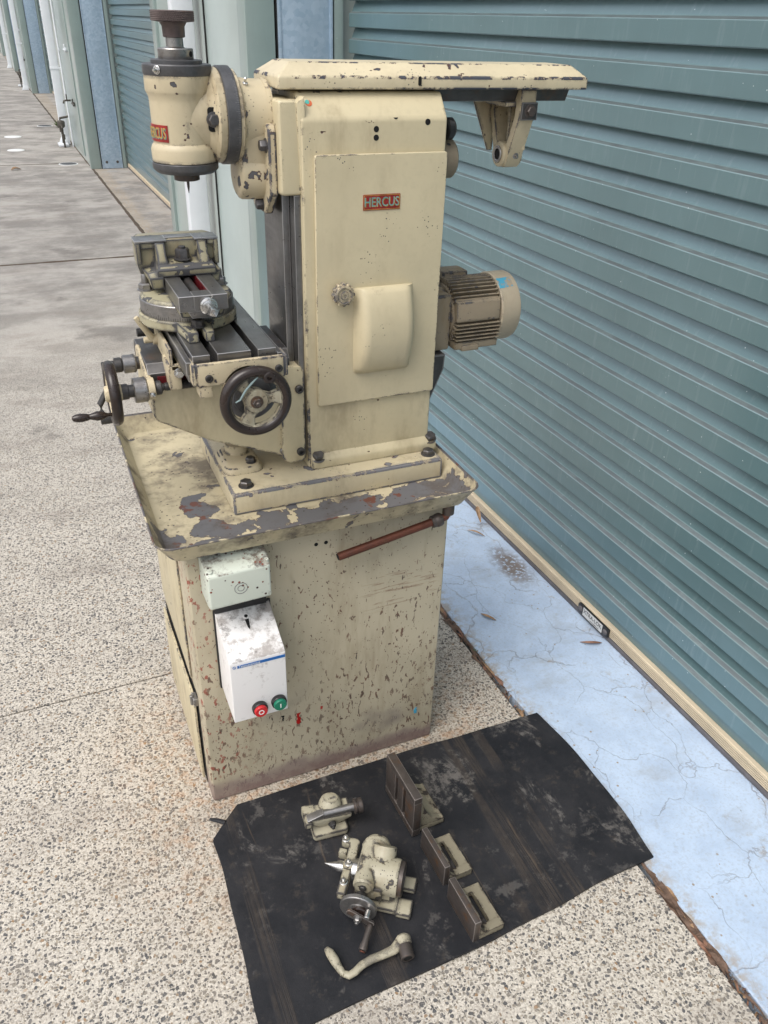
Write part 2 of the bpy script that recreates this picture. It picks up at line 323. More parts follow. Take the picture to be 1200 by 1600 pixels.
def concrete_apron():
    n = NT('apron_concrete'); x, y, z = n.xyz()
    f = n.noise(150, 4, .7); m = n.noise(9, 6, .7)
    near = n.mix(n.step(m, .35, .7), (.445, .55, .69), (.375, .47, .605))
    near = n.mix(n.math('MULTIPLY', n.step(f, .46, .72), .55), near, (.33, .37, .43))
    fary = n.mix(n.step(n.noise(2.5, 7, .7), .4, .66), (.35, .32, .285), (.20, .185, .17))
    k = n.step(n.math('ADD', y, n.math('MULTIPLY', n.noise(2, 4), 1.0)), 2.5, 4.4)
    col = n.mix(k, near, fary)
    near_d = n.math('MULTIPLY', n.step(n.noise(3.2, 5, .7, n.map((1, 1.6, 1), (3, 2, 0))), .50, .70), .5); col = n.mix(near_d, col, (.30, .315, .33))
    gs = n.math('MULTIPLY', n.step(n.noise(24, 5, .75), .56, .70), n.step(n.noise(2.2, 3), .42, .6)); col = n.mix(n.math('MULTIPLY', gs, .45), col, (.27, .245, .215))
    wv = n.vadd(n.map((1.0, .62, 1)), n.noisec(7, 6), .13)
    cr = n.step(n.voro(6.5, 'DISTANCE_TO_EDGE', wv), .0075, .002)
    cr = n.math('MULTIPLY', cr, n.step(n.noise(5, 3), .36, .50))
    wv2 = n.vadd(n.map((1, .5, 1), (4, 3, 0)), n.noisec(5, 6), .20)
    cr2 = n.math('MULTIPLY', n.step(n.voro(2.3, 'DISTANCE_TO_EDGE', wv2), .0045, .001), n.step(n.noise(4, 2), .4, .5))
    crk = n.math('MAXIMUM', n.math('MULTIPLY', cr, .5), n.math('MULTIPLY', cr2, .55))
    col = n.mix(n.math('MULTIPLY', crk, .72), col, (.15, .11, .08))
    halo = n.math('MULTIPLY', n.step(n.voro(2.3, 'DISTANCE_TO_EDGE', wv2), .03, .0), n.step(n.noise(28, 5, .7), .52, .66))
    col = n.mix(n.math('MULTIPLY', halo, .5), col, (.30, .24, .17))
    # dirt creeping in along the joint side, and a mud patch against the rail
    jd = n.math('MULTIPLY', n.step(n.math('ADD', x, n.math('MULTIPLY', n.noise(18, 4), -.08)), .86, .79), n.step(n.noise(40, 5, .7), .42, .6))
    col = n.mix(n.math('MULTIPLY', jd, .75), col, (.33, .265, .185))
    jx = n.math('SUBTRACT', x, 1.15); jy = n.math('SUBTRACT', y, .58)
    pr = n.math('SQRT', n.math('ADD', n.math('MULTIPLY', n.math('MULTIPLY', jx, jx), 5), n.math('MULTIPLY', jy, jy)))
    mud = n.math('MULTIPLY', n.step(n.math('ADD', pr, n.math('MULTIPLY', n.noise(30, 5), .12)), .22, .10), n.step(n.noise(70, 4), .36, .5))
    col = n.mix(n.math('MULTIPLY', mud, .85), col, (.13, .09, .055))
    pk = n.math('MULTIPLY', n.math('LESS_THAN', n.voro(34, 'F1'), .10), n.step(n.noise(3, 2), .45, .6)); col = n.mix(pk, col, (.30, .26, .22))
    h = n.math('SUBTRACT', n.math('MULTIPLY', f, .4), n.math('MULTIPLY', crk, 2.2))
    return n.set(col=col, rough=.72, normal=n.bump(h, .5, .002), spec=.35)
M['apron'] = concrete_apron()

def shutter_mat(name, base, scratch=.6, dusty=False, metal=0.0):
    n = NT(name)
    oi = n.n('ShaderNodeObjectInfo'); cx = n.n('ShaderNodeCombineXYZ')
    for i in range(3): n.l(n.math('MULTIPLY', oi.outputs['Random'], 37.0 + 11 * i), cx.inputs[i])
    n._c = n.vadd(n.co, cx.outputs[0], 1.0)          # every slat gets its own stretch of grime
    a = n.noise(3, 4, .6); v = n.noise(60, 4, .65, n.map((1, 1, .12)))
    col = n.mix(n.step(a, .3, .75), base, tuple(x * .88 for x in base))
    col = n.mix(n.math('MULTIPLY', n.step(v, .52, .75), .14), col, (.34, .42, .43))
    sp = n.voro(38, 'F1'); col = n.mix(n.math('MULTIPLY', n.math('LESS_THAN', sp, .055), n.step(n.noise(8, 2), .45, .55)), col, (.50, .58, .58))
    dr = n.step(n.noise(30, 5, .7, n.map((1, 1, .09), (2, 3, 4))), .70, .73); col = n.mix(n.math('MULTIPLY', dr, .2 * scratch), col, (.48, .56, .57))
    if dusty:
        d = n.noise(40, 5, .7, n.map((1, .25, 1))); col = n.mix(n.step(d, .30, .60), col, (.105, .125, .132))
    n.b.inputs['Coat Roughness'].default_value = .24; n.b.inputs['Coat IOR'].default_value = 1.8
    return n.set(col=col, rough=n.math('ADD', .27, n.math('MULTIPLY', v, .10)), normal=n.bump(n.math('ADD', n.noise(6, 3), n.math('MULTIPLY', n.noise(1.6, 2), 3.0)), .10, .008), spec=.65, coat=.7, metal=metal)
M['shutter'] = shutter_mat('grey_green_steel_curtain', (.112, .198, .215), metal=.2)
M['shutter_dust'] = shutter_mat('dusty_rib_ledge', (.15, .19, .195), .6, True)
M['shutter_crease'] = shutter_mat('rib_crease_highlight', (.165, .245, .258), 1.0)  # rib creases: thin bright highlights put into the colour as paler, scratched paint
M['green_steel'] = shutter_mat('grey_green_flashing', (.27, .345, .325), .3)
M['pale_green'] = shutter_mat('pale_green_cladding', (.40, .475, .45), .3)
M['white_pipe'] = simple('white_downpipe_paint', (.70, .73, .76), .4, 0, .06, 8)

def galv():
    n = NT('galvanised_steel'); v = n.n('ShaderNodeTexVoronoi'); n.l(n.vadd(n.co, n.noisec(40, 2), .02), v.inputs['Vector']); v.inputs['Scale'].default_value = 55
    s = n.n('ShaderNodeSeparateColor'); n.l(v.outputs['Color'], s.inputs[0])
    col = n.mix(s.outputs[0], (.34, .46, .58), (.47, .58, .69)); col = n.mix(n.math('MULTIPLY', n.step(n.noise(4, 5), .45, .7), .4), col, (.31, .41, .50))
    return n.set(col=col, rough=n.math('ADD', .34, n.math('MULTIPLY', s.outputs[1], .2)), metal=.35)
M['galv'] = galv()
M['rail'] = simple('cream_aluminium_rail', (.56, .475, .345), .5, 0, .15, 12)
M['seal'] = simple('grey_rubber_seal', (.13, .12, .125), .7, 0, .3, 30)
M['meter'] = simple('weathered_brass_fittings', (.10, .09, .075), .55, .4, .5, 60)
M['leaf'] = simple('dry_leaf_tan', (.36, .225, .125), .7, 0, .5, 60)
M['leaf_red'] = simple('dry_leaf_russet', (.27, .14, .09), .65, 0, .5, 60)
M['bark'] = simple('dry_bark', (.16, .10, .07), .8, 0, .6, 60)
M['weed'] = simple('green_weed_leaf', (.10, .16, .03), .6, 0, .4, 60)
M['joint'] = simple('joint_dirt', (.095, .07, .05), .95, 0, .5, 50, .004)
M['disc_white'] = simple('white_cover_paint', (.68, .69, .69), .55, 0, .12, 25)
M['disc_dark'] = simple('dark_iron_cover', (.06, .065, .07), .5, 0, .3, 25)

# ------------------------------------------------------------------ mesh builder
def v3(*a): return Vector(a)
class MB:
    def __init__(s): s.v = []; s.f = []; s.mi = []; s.wear = set(); s._wf = set()
    def bm(s, bm, T=None, mi=0):
        bmesh.ops.recalc_face_normals(bm, faces=bm.faces)
        o = len(s.v); bm.verts.index_update()
        for v in bm.verts: s.v.append((T @ v.co) if T is not None else v.co.copy())
        for f in bm.faces:
            if f in s._wf: s.wear.add(len(s.f))
            s.f.append([o + v.index for v in f.verts]); s.mi.append(mi)
        s._wf = set(); bm.free(); return s
    def _bev(s, bm, b, seg=2, ang=25):
        if b > 0:
            es = [e for e in bm.edges if len(e.link_faces) == 2 and e.calc_face_angle(0) > R(ang)]
            s._wf = set(bmesh.ops.bevel(bm, geom=es, offset=b, segments=seg, profile=.6, affect='EDGES', clamp_overlap=True)['faces'])
    def box(s, x0, x1, y0, y1, z0, z1, b=.002, T=None, mi=0, seg=2):
        return s.loft([[(x0, y0, z0), (x1, y0, z0), (x1, y1, z0), (x0, y1, z0)], [(x0, y0, z1), (x1, y0, z1), (x1, y1, z1), (x0, y1, z1)]], b, T, mi, seg)
    def loft(s, rings, b=0, T=None, mi=0, seg=2, caps=True, closed=True):
        bm = bmesh.new(); rs = [[bm.verts.new(p) for p in r] for r in rings]
        for a, c in zip(rs, rs[1:]):
            k = len(a)
            for i in range(k if closed else k - 1): bm.faces.new((a[i], a[(i + 1) % k], c[(i + 1) % k], c[i]))
        if caps: bm.faces.new(rs[0]); bm.faces.new(rs[-1])
        bmesh.ops.recalc_face_normals(bm, faces=bm.faces)
        s._bev(bm, b, seg); return s.bm(bm, T, mi)
    def prism(s, pts, axis, lo, hi, b=.002, T=None, mi=0, seg=2):
        f = {'x': lambda p, h: (h, p[0], p[1]), 'y': lambda p, h: (p[0], h, p[1]), 'z': lambda p, h: (p[0], p[1], h)}[axis]
        return s.loft([[f(p, lo) for p in pts], [f(p, hi) for p in pts]], b, T, mi, seg)
    def ring(s, outer, inner, axis, lo, hi, b=.001, T=None, mi=0):
        f = {'x': lambda p, h: (h, p[0], p[1]), 'y': lambda p, h: (p[0], h, p[1]), 'z': lambda p, h: (p[0], p[1], h)}[axis]
        bm = bmesh.new(); k = len(outer)
        A = [bm.verts.new(f(p, lo)) for p in outer]; B = [bm.verts.new(f(p, hi)) for p in outer]; C = [bm.verts.new(f(p, hi)) for p in inner]; D = [bm.verts.new(f(p, lo)) for p in inner]
        for i in range(k):
            j = (i + 1) % k
            for P, Q in ((A, B), (B, C), (C, D), (D, A)): bm.faces.new((P[i], P[j], Q[j], Q[i]))
        bmesh.ops.recalc_face_normals(bm, faces=bm.faces)
        s._bev(bm, b, 1, 40); return s.bm(bm, T, mi)
    def lathe(s, prof, o=(0, 0, 0), d=(0, 0, 1), seg=40, T=None, mi=0, caps=True):
        d = Vector(d).normalized(); q = d.to_track_quat('Z', 'Y').to_matrix().to_4x4(); q.translation = Vector(o)
        rings = [[(max(r, 1e-5) * math.cos(2 * math.pi * i / seg), max(r, 1e-5) * math.sin(2 * math.pi * i / seg), h) for i in range(seg)] for r, h in prof]
        return s.loft(rings, 0, (T @ q) if T is not None else q, mi, caps=caps)
    def cyl(s, p0, p1, r, r2=None, seg=28, ch=.0012, T=None, mi=0):
        p0, p1 = Vector(p0), Vector(p1); L = (p1 - p0).length; r2 = r if r2 is None else r2; ch = min(ch, L * .3, r * .4, r2 * .4)
        return s.lathe([(r - ch, 0), (r, ch), (r2, L - ch), (r2 - ch, L)], p0, p1 - p0, seg, T, mi)
    def tube(s, path, rad, seg=12, T=None, mi=0, flat=1.0):
        path = [Vector(p) for p in path]; n = len(path); rad = rad if isinstance(rad, (list, tuple)) else [rad] * n
        rings = []; up = Vector((0, 0, 1))
        for i, p in enumerate(path):
            t = (path[min(i + 1, n - 1)] - path[max(i - 1, 0)]).normalized()
            a = t.cross(up); a = a if a.length > 1e-3 else t.cross(Vector((1, 0, 0))); a.normalize(); b = a.cross(t)
            rings.append([p + a * rad[i] * math.cos(2 * math.pi * k / seg) + b * rad[i] * flat * math.sin(2 * math.pi * k / seg) for k in range(seg)])
        return s.loft(rings, 0, T, mi)
    def torus(s, c, d, R0, r, seg=56, k=14, T=None, mi=0, sq=1.0):
        d = Vector(d).normalized(); q = d.to_track_quat('Z', 'Y').to_matrix().to_4x4(); q.translation = Vector(c)
        bm = bmesh.new(); rs = []
        for i in range(seg):
            a = 2 * math.pi * i / seg
            rs.append([bm.verts.new(((R0 + r * math.cos(t)) * math.cos(a), (R0 + r * math.cos(t)) * math.sin(a), r * sq * math.sin(t))) for t in [2 * math.pi * j / k for j in range(k)]])
        for i in range(seg):
            for j in range(k): bm.faces.new((rs[i][j], rs[(i + 1) % seg][j], rs[(i + 1) % seg][(j + 1) % k], rs[i][(j + 1) % k]))
        return s.bm(bm, (T @ q) if T is not None else q, mi)
    def hexb(s, p, d, r=.009, h=.008, washer=True, stud=0, T=None, mi=0, rot=0):
        d = Vector(d).normalized(); q = d.to_track_quat('Z', 'Y').to_matrix().to_4x4(); q.translation = Vector(p); q = (T @ q) if T is not None else q
        hx = lambda rr, z: [(rr * math.cos(i * math.pi / 3 + rot), rr * math.sin(i * math.pi / 3 + rot), z) for i in range(6)]
        if washer: s.lathe([(r * 1.25, 0), (r * 1.25, .0015), (r * 1.1, .002)], (0, 0, 0), (0, 0, 1), 24, q, mi)
        s.loft([hx(r, .001), hx(r, h * .82), hx(r * .84, h)], 0, q, mi)
        if stud: s.lathe([(r * .5, h * .9), (r * .5, h + stud * .8), (r * .38, h + stud)], (0, 0, 0), (0, 0, 1), 16, q, mi)
        return s
    def socket(s, p, d, r=.006, h=.005, T=None, mi=0):
        d = Vector(d).normalized(); return s.lathe([(r, 0), (r, h * .8), (r * .85, h), (r * .5, h), (r * .45, h * .3), (1e-5, h * .3)], p, d, 20, T, mi)
    def build(s, name, mats, parent=None, off=None, smooth=True, ang=32):
        me = bpy.data.meshes.new(name)
        off = off if off is not None else (ROOT_OFF.get(parent.name if parent else None, Vector((0, 0, 0))))
        me.from_pydata([tuple(v - off) for v in s.v], [], s.f)
        mats = mats if isinstance(mats, (list, tuple)) else [mats]
        for m in mats: me.materials.append(M[m])
        if len(mats) > 1: me.polygons.foreach_set('material_index', s.mi)
        if s.wear:
            at = me.attributes.new('wear', 'FLOAT', 'FACE'); at.data.foreach_set('value', [1.0 if i in s.wear else 0.0 for i in range(len(s.f))])
        if smooth:
            me.polygons.foreach_set('use_smooth', [True] * len(me.polygons)); me.set_sharp_from_angle(angle=R(ang))
        me.update()
        return link(name, me, parent, off)
ROOT_OFF = {}
def link(name, me, parent=None, off=None):
    o = bpy.data.objects.new(name, me); COL.objects.link(o)
    if parent: o.parent = parent
    ROOT_OFF[o.name] = off if off is not None else Vector((0, 0, 0))
    return o
def tag(o, label=None, cat=None, group=None, kind=None):
    for k, v in (('label', label), ('category', cat), ('group', group), ('kind', kind)):
        if v: o[k] = v
    return o
def thing(name, loc, label, cat, group=None, rotz=0, local=False):
    o = bpy.data.objects.new(name, None); o.empty_display_size = .05; COL.objects.link(o)
    o.location = loc; o.rotation_euler = (0, 0, rotz)
    ROOT_OFF[o.name] = Vector((0, 0, 0)) if local else Vector(loc)
    return tag(o, label, cat, group)
def text_mb(mb, body, size, T, extrude=.0004, mi=0, sx=1.0, offset=0.0):
    cu = bpy.data.curves.new('lettering', 'FONT'); cu.body = body; cu.size = size; cu.extrude = extrude; cu.align_x = 'CENTER'; cu.align_y = 'CENTER'; cu.resolution_u = 3; cu.offset = offset
    ob = bpy.data.objects.new('lettering', cu); COL.objects.link(ob)
    dg = bpy.context.evaluated_depsgraph_get(); dg.update(); me = ob.evaluated_get(dg).to_mesh()
    o = len(mb.v); S = Matrix.Diagonal((sx, 1, 1, 1))
    for v in me.vertices: mb.v.append(T @ (S @ v.co))
    for p in me.polygons: mb.f.append([o + i for i in p.vertices]); mb.mi.append(mi)
    ob.to_mesh_clear(); bpy.data.objects.remove(ob); bpy.data.curves.remove(cu)
def frame(o, xdir, zdir):          # a plane: text x along xdir, facing zdir
    x = Vector(xdir).normalized(); z = Vector(zdir).normalized(); y = z.cross(x)
    return Matrix(((x.x, y.x, z.x, o[0]), (x.y, y.y, z.y, o[1]), (x.z, y.z, z.z, o[2]), (0, 0, 0, 1)))
def circ(cx, cy, r, k=24, a0=0, a1=360): return [(cx + r * math.cos(R(a0 + (a1 - a0) * i / (k if a1 - a0 == 360 else k - 1))), cy + r * math.sin(R(a0 + (a1 - a0) * i / (k if a1 - a0 == 360 else k - 1)))) for i in range(k)]
def rrect(x0, x1, y0, y1, r, k=5):
    p = []
    for cx, cy, a in ((x1 - r, y1 - r, 0), (x0 + r, y1 - r, 90), (x0 + r, y0 + r, 180), (x1 - r, y0 + r, 270)):
        p += [(cx + r * math.cos(R(a + 90 * i / (k - 1))), cy + r * math.sin(R(a + 90 * i / (k - 1)))) for i in range(k)]
    return p
rng = random.Random(7)
WX = lambda y: -.0102 * y * .6        # the building line leans very slightly

# ================================================================== SETTING
BX, BR = 1.222, .0102
def L2W(x, y, z=0.0): return Vector((BX + x * math.cos(BR) - y * math.sin(BR), x * math.sin(BR) + y * math.cos(BR), z))
g = MB(); g.loft([[(-150, -60, -.6), (150, -60, -.6), (150, 260, -.6), (-150, 260, -.6)], [(-150, -60, -.05), (150, -60, -.05), (150, 260, -.05), (-150, 260, -.05)]])
tag(g.build('ground', 'joint'), kind='structure')
drive = bpy.data.objects.new('driveway', None); COL.objects.link(drive); tag(drive, kind='structure')
JY = [-4.15, .487, 5.12, 9.75, 14.4, 19.0, 23.6, 28.3, 33, 42, 51, 70, 120]
def slab(name, x0, x1, y0, y1, mat, parent, ztop=0.0, wob=.0):
    m = MB(); n = max(2, int((y1 - y0) / .15)) if y1 < 12 else 2
    def side(x, ys, a): return [L2W(x + (a * wob * mnoise.noise((y * 7, x * 3, 2.2)) if wob else 0), y) for y in ys]
    ys = [y0 + (y1 - y0) * i / n for i in range(n + 1)]
    ring = side(x0, ys, 1)[::-1] + side(x1, ys, 1)
    ring = [Vector((p.x, p.y, 0)) for p in ring]
    m.loft([[(p.x, p.y, ztop - .06) for p in ring], [(p.x, p.y, ztop) for p in ring]], .0025 if y1 < 12 else 0, seg=1)
    return m.build(name, mat, parent, smooth=False)
for i, (a, b) in enumerate(zip(JY, JY[1:])):
    gp = .007
    g0 = .0025 if abs(a - .487) < .01 else gp; g1 = .0025 if abs(b - .487) < .01 else gp
    slab('concrete_slab', -4.4, -.408, a + g0, b - g1, 'aggregate', drive, 0, .006)
    slab('concrete_slab', -45.0, -4.412, a + g0, b - g1, 'aggregate', drive, 0)
apron = bpy.data.objects.new('apron', None); COL.objects.link(apron); tag(apron, kind='structure')
for a, b in ((-4.15, 4.9), (4.9, 12.4), (12.4, 23.6), (23.6, 42), (42, 120)):
    slab('concrete_slab', -.388, .4, a + .004, b - .004, 'apron', apron, .002, .012)

# dead leaves, bark and grit lying in the joint between driveway and apron
d = MB()
for i in range(1100):
    y = -1.1 + (rng.random() ** 1.5) * 12 if i < 900 else rng.uniform(9, 28)
    if abs(mnoise.noise((y * 3.1, 1.7, 0))) * 2.2 + .25 < rng.random(): continue
    if -.53 < y < -.03: continue
    p = L2W(-.399 + rng.gauss(0, .007), y, rng.uniform(-.012, .003))
    L = rng.uniform(.006, .026); w = rng.uniform(.0025, .006); a = math.pi / 2 + rng.gauss(0, .7); dx, dy = math.cos(a), math.sin(a)
    k = rng.uniform(.001, .005); o = len(d.v)
    for t in (-.5, 0, .5):
        for q in (-.5, .5): d.v.append(Vector((p.x + dx * L * t - dy * w * q, p.y + dy * L * t + dx * w * q, p.z + (k if t == 0 else 0) + q * .002)))
    d.f += [[o, o + 1, o + 3, o + 2], [o + 2, o + 3, o + 5, o + 4]]; d.mi += [rng.choice((0, 1, 2, 2))] * 2
for i in range(150):                                  # longer curled strips of bark and leaf
    y = rng.choice((rng.uniform(-.95, .55), rng.uniform(-.75, -.42), rng.uniform(.1, 2.2)))
    p = L2W(-.399 + rng.gauss(0, .005), y, rng.uniform(-.006, .003)); L = rng.uniform(.03, .085); w = rng.uniform(.003, .0065); a = math.pi / 2 + rng.gauss(0, .16); tw_ = rng.uniform(-2.5, 2.5); o = len(d.v); k = 6; b0 = rng.uniform(-.012, .012)
    for j in range(k + 1):
        t = j / k - .5; an = a + b0 * 20 * t; c = Vector((p.x + math.cos(an) * L * t, p.y + math.sin(an) * L * t, p.z + .004 * math.cos(t * 4) + .002)); ro = tw_ * t; hw = w * (1 - (2 * t) ** 4 * .8)
        for q in (-1, 1): d.v.append(c + Vector((-math.sin(an) * hw * q * math.cos(ro), math.cos(an) * hw * q * math.cos(ro), abs(hw) * q * math.sin(ro))))
    mi = rng.choice((0, 1, 2, 2, 2, 2))
    if -.53 < y < -.03: del d.v[o:]; continue
    for j in range(k): d.f.append([o + 2 * j, o + 2 * j + 1, o + 2 * j + 3, o + 2 * j + 2]); d.mi.append(mi)
tag(d.build('leaf_litter', ['leaf', 'leaf_red', 'bark'], smooth=False), 'dry leaf litter and grit packed in the joint beside the apron', 'leaf litter', kind='stuff')

# earth and moss packed proud in the joints further up the lane
jd = MB()
def mound(pts, w):
    rows = []
    for i, p in enumerate(pts):
        t = (pts[min(i + 1, len(pts) - 1)] - pts[max(i - 1, 0)]).normalized(); s_ = Vector((-t.y, t.x, 0)); k = .55 + .9 * abs(mnoise.noise((p.x * 5, p.y * 5, 3.3)))
        rows.append([p - s_ * w * k, p - s_ * w * .4 * k + Vector((0, 0, .005 * k)), p + s_ * w * .4 * k + Vector((0, 0, .0045 * k)), p + s_ * w * k])
    jd.loft(rows, 0, closed=False, caps=False)
mound([L2W(-4.0 + i * .06, 5.12, .0005) for i in range(60)], .022)
mound([L2W(-4.0 + i * .12, 9.75, .0005) for i in range(30)], .022)
mound([L2W(-.398, 2.4 + i * .07, .0015) for i in range(330)], .020)
tag(jd.build('joint_earth', 'joint'), 'dark earth packed in the driveway joints up the lane', 'earth', kind='stuff')

# ------------------------------------------------------------------ the row of storage units
bld = thing('storage_building', (BX, 0, 0), 'long row of grey-green storage units with roller doors along the lane', 'building', local=True, rotz=BR)
PITCH, Z0 = .0907, .0885
def roller_door(y0, y1, nsl, lock=False, detail=True):
    L = y1 - y0
    door = MB().box(.066, .086, y0, y1, .02, Z0 + nsl * PITCH, 0).build('roller_door', 'shutter', bld)
    prof = [(.0030, -.0010), (0, .0016), (.0, .0462), (.0018, .0480), (.0110, .0530), (.0132, .0545), (.0275, .0897), (.042, .0897), (.042, -.0010)]
    m = MB(); o = 0
    m.prism(prof, 'y', y0, y1, 0)
    bmi = []
    for f in m.f:
        c = sum((m.v[i] for i in f), Vector()) / len(f)
        bmi.append(0 if len(f) != 4 or c.x > .0135 else 1 if .0495 < c.z < .0520 else 2 if .0465 < c.z < .0550 else 0)
    m.mi = bmi
    first = None
    for k in range(nsl):
        if first is None: s = first = m.build('slat', ['shutter', 'shutter_dust', 'shutter_crease'], door, smooth=False)
        else: s = first.copy(); COL.objects.link(s); s.parent = door
        s.location = (rng.uniform(-.0008, .0008), 0, Z0 + k * PITCH)
    sk = MB().box(.010, .03, y0, y1, .045, Z0 - .0015, 0); sk.build('lower_skirt', 'shutter', door)
    r = MB().box(-.004, .018, y0, y1, .021, .055, .002, seg=1)
    for q in range(5): r.box(-.0072, -.0038, y0, y1, .0245 + q * .0062, .0272 + q * .0062, 0)
    r.build('bottom_rail', 'rail', door); MB().box(-.007, .012, y0, y1, .003, .0195, .004).build('rubber_seal', 'seal', door)
    if lock:
        yc, zc = .205, .034
        pl = MB(); pl.prism(rrect(yc - .074, yc + .074, zc - .016, zc + .016, .006), 'x', -.014, -.0065, .0015); pl.build('lock_plate', 'black', door)
        w = MB(); w.box(-.0155, -.0142, yc - .047, yc + .047, zc - .014, zc + .014, 0); w.build('lock_label', 'tag', door)
        for q in (-1, 1): MB().lathe([(.0095, 0), (.0088, .003), (.005, .0052), (1e-5, .006)], (-.0142, yc + q * .0605, zc), (-1, 0, 0), 20).build('lock_screw', 'seal', door)
        t = MB(); text_mb(t, 'XTRA-LOK', .0195, frame((-.0158, yc, zc + .003), (0, -1, 0), (-1, 0, 0)), .0002, sx=.93); text_mb(t, 'www.xtralok.com', .006, frame((-.0158, yc - .012, zc - .0095), (0, -1, 0), (-1, 0, 0)), .0002)
        t.build('lock_lettering', 'black', door, smooth=False)
    return door
roller_door(-3.6, 2.26, 29, True); roller_door(4.4, 9.22, 29); roller_door(13.0, 19.7, 29); roller_door(22.6, 27.45, 29)

def pier(y0, y1, near=False, far=False):
    H = 3.3
    w = MB().box(-.400, .3, y0 + .02, y1 - .02, .0, H, 0); w.build('wall', 'pale_green', bld)
    # raised ribs of the cladding on the lane side
    y = y0 + .13
    cf = MB(); cf.prism([(-.418, y0 - .004), (-.300, y0 - .004), (-.300, y0 + .05), (-.395, y0 + .05), (-.395, y0 + .115), (-.418, y0 + .115)], 'z', .004, H, .004)
    cf.build('corner_flashing', 'green_steel', bld)
    cf = MB(); cf.prism([(-.418, y1 + .004), (-.300, y1 + .004), (-.300, y1 - .05), (-.395, y1 - .05), (-.395, y1 - .115), (-.418, y1 - .115)], 'z', .004, H, .004)
    cf.build('corner_flashing', 'green_steel', bld)
    # galvanised portal column closing the reveal
    gc = MB(); gc.prism([(-.288, y0 - .012), (-.060, y0 - .012), (-.060, y0 + .03), (-.288, y0 + .03)], 'z', .006, H, .003)
    gc.box(-.288, -.276, y0 - .016, y0 - .010, .006, H, .001); gc.box(-.072, -.060, y0 - .016, y0 - .010, .006, H, .001)
    gco = gc.build('portal_column', 'galv', bld)
    if y0 < 12:
        for xx in (-.235, -.115): MB().hexb((xx, y0 - .012, .075), (0, -1, 0), .012, .009).build('column_bolt', 'bolt', gco)
    MB().box(-.052, -.012, y0 - .010, y0 + .03, .004, H, .003).build('door_track', 'green_steel', bld)
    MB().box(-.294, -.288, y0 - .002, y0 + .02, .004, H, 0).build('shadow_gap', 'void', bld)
piers = [(2.30, 4.35), (9.25, 12.95), (19.75, 22.55), (27.5, 30.2), (37, 40), (46, 49), (55, 75)]
for a, b in piers: pier(a, b)
# lintel wall over the doors, and the next doors up the lane
MB().box(-.03, .3, -3.6, 75, 2.74, 3.3, 0).build('lintel', 'green_steel', bld)
for a, b in ((30.2, 37), (40, 46), (49, 55)):
    MB().box(.02, .06, a, b, .01, 2.74, 0).build('far_roller_door', 'shutter', bld)

def downpipe(y, shoe=True):
    m = MB().prism(rrect(-.535, -.432, y, y + .075, .008, 3), 'z', .10, 3.25, 0)
    if shoe: m.loft([[(-.535, y, .10), (-.432, y, .10), (-.432, y + .075, .10), (-.535, y + .075, .10)], [(-.575, y - .01, .008), (-.435, y - .01, .008), (-.435, y + .085, .008), (-.575, y + .085, .008)]], .004)
    p = m.build('downpipe', 'white_pipe', bld)
    for z in (.9, 2.1): MB().box(-.539, -.402, y - .004, y + .079, z, z + .03, .002).build('pipe_strap', 'white_pipe', p)
    return p
for y in (3.14, 11.42, 20.6, 29): downpipe(y)
# near pier: black strips paint in the dark shadow lines beside the downpipe
for y in (3.05, 3.62): MB().box(-.406, -.398, y, y + .014, .0, 3.28, 0).build('cladding_shadow_line', 'void', bld)
# second pier: meter door, conduit, slide bolts, hose taps
def meter_fit(y0):
    dr = MB().box(-.412, -.401, y0 + .62, y0 + 1.75, .06, 2.05, .003).build('access_door', 'green_steel', bld)
    for z in (.60, 1.17):
        b = MB(); b.cyl((-.432, y0 + .78, z), (-.432, y0 + 1.05, z), .009); b.box(-.436, -.412, y0 + .88, y0 + .94, z - .022, z + .022, .003); b.cyl((-.432, y0 + .90, z), (-.432, y0 + .90, z + .06), .007)
        b.build('slide_bolt', 'white_pipe' if z > 1 else 'meter', dr)
    c = MB().cyl((-.418, y0 + 1.95, .0), (-.418, y0 + 1.95, 2.6), .011); c.box(-.428, -.404, y0 + 1.93, y0 + 1.97, 1.12, 1.15, .002); c.build('conduit', 'white_pipe', bld)
    t = MB(); ty = y0 + 1.42                                              # hose tap
    t.cyl((-.405, ty, .60), (-.47, ty, .60), .011); t.cyl((-.455, ty, .60), (-.455, ty, .66), .008); t.cyl((-.455, ty - .03, .665), (-.455, ty + .03, .665), .006); t.tube([(-.47, ty, .60), (-.49, ty, .595), (-.50, ty, .565)], .011)
    t.build('hose_tap', 'meter', bld)
    w = MB(); my = y0 + 2.02                                             # water meter with its riser pipes
    w.tube([(-.53, my + .05, -.01), (-.53, my + .05, .30), (-.53, my + .02, .34), (-.42, my + .02, .36)], .014); w.tube([(-.53, my - .13, -.01), (-.53, my - .13, .24), (-.53, my - .08, .27), (-.53, my + .05, .27)], .013)
    w.lathe([(.03, -.02), (.048, 0), (.05, .05), (.042, .065), (.02, .07)], (-.53, my - .04, .25), (0, 0, 1), 20); w.cyl((-.53, my + .05, .17), (-.53, my + .05, .24), .024); w.cyl((-.53, my - .13, .10), (-.53, my - .13, .16), .022)
    w.build('water_meter', 'meter', bld)
    MB().box(-.60, -.47, y0 + 1.93, y0 + 2.16, .004, .035, .01).build('meter_plinth', 'white_pipe', bld)
meter_fit(9.25); meter_fit(19.75)

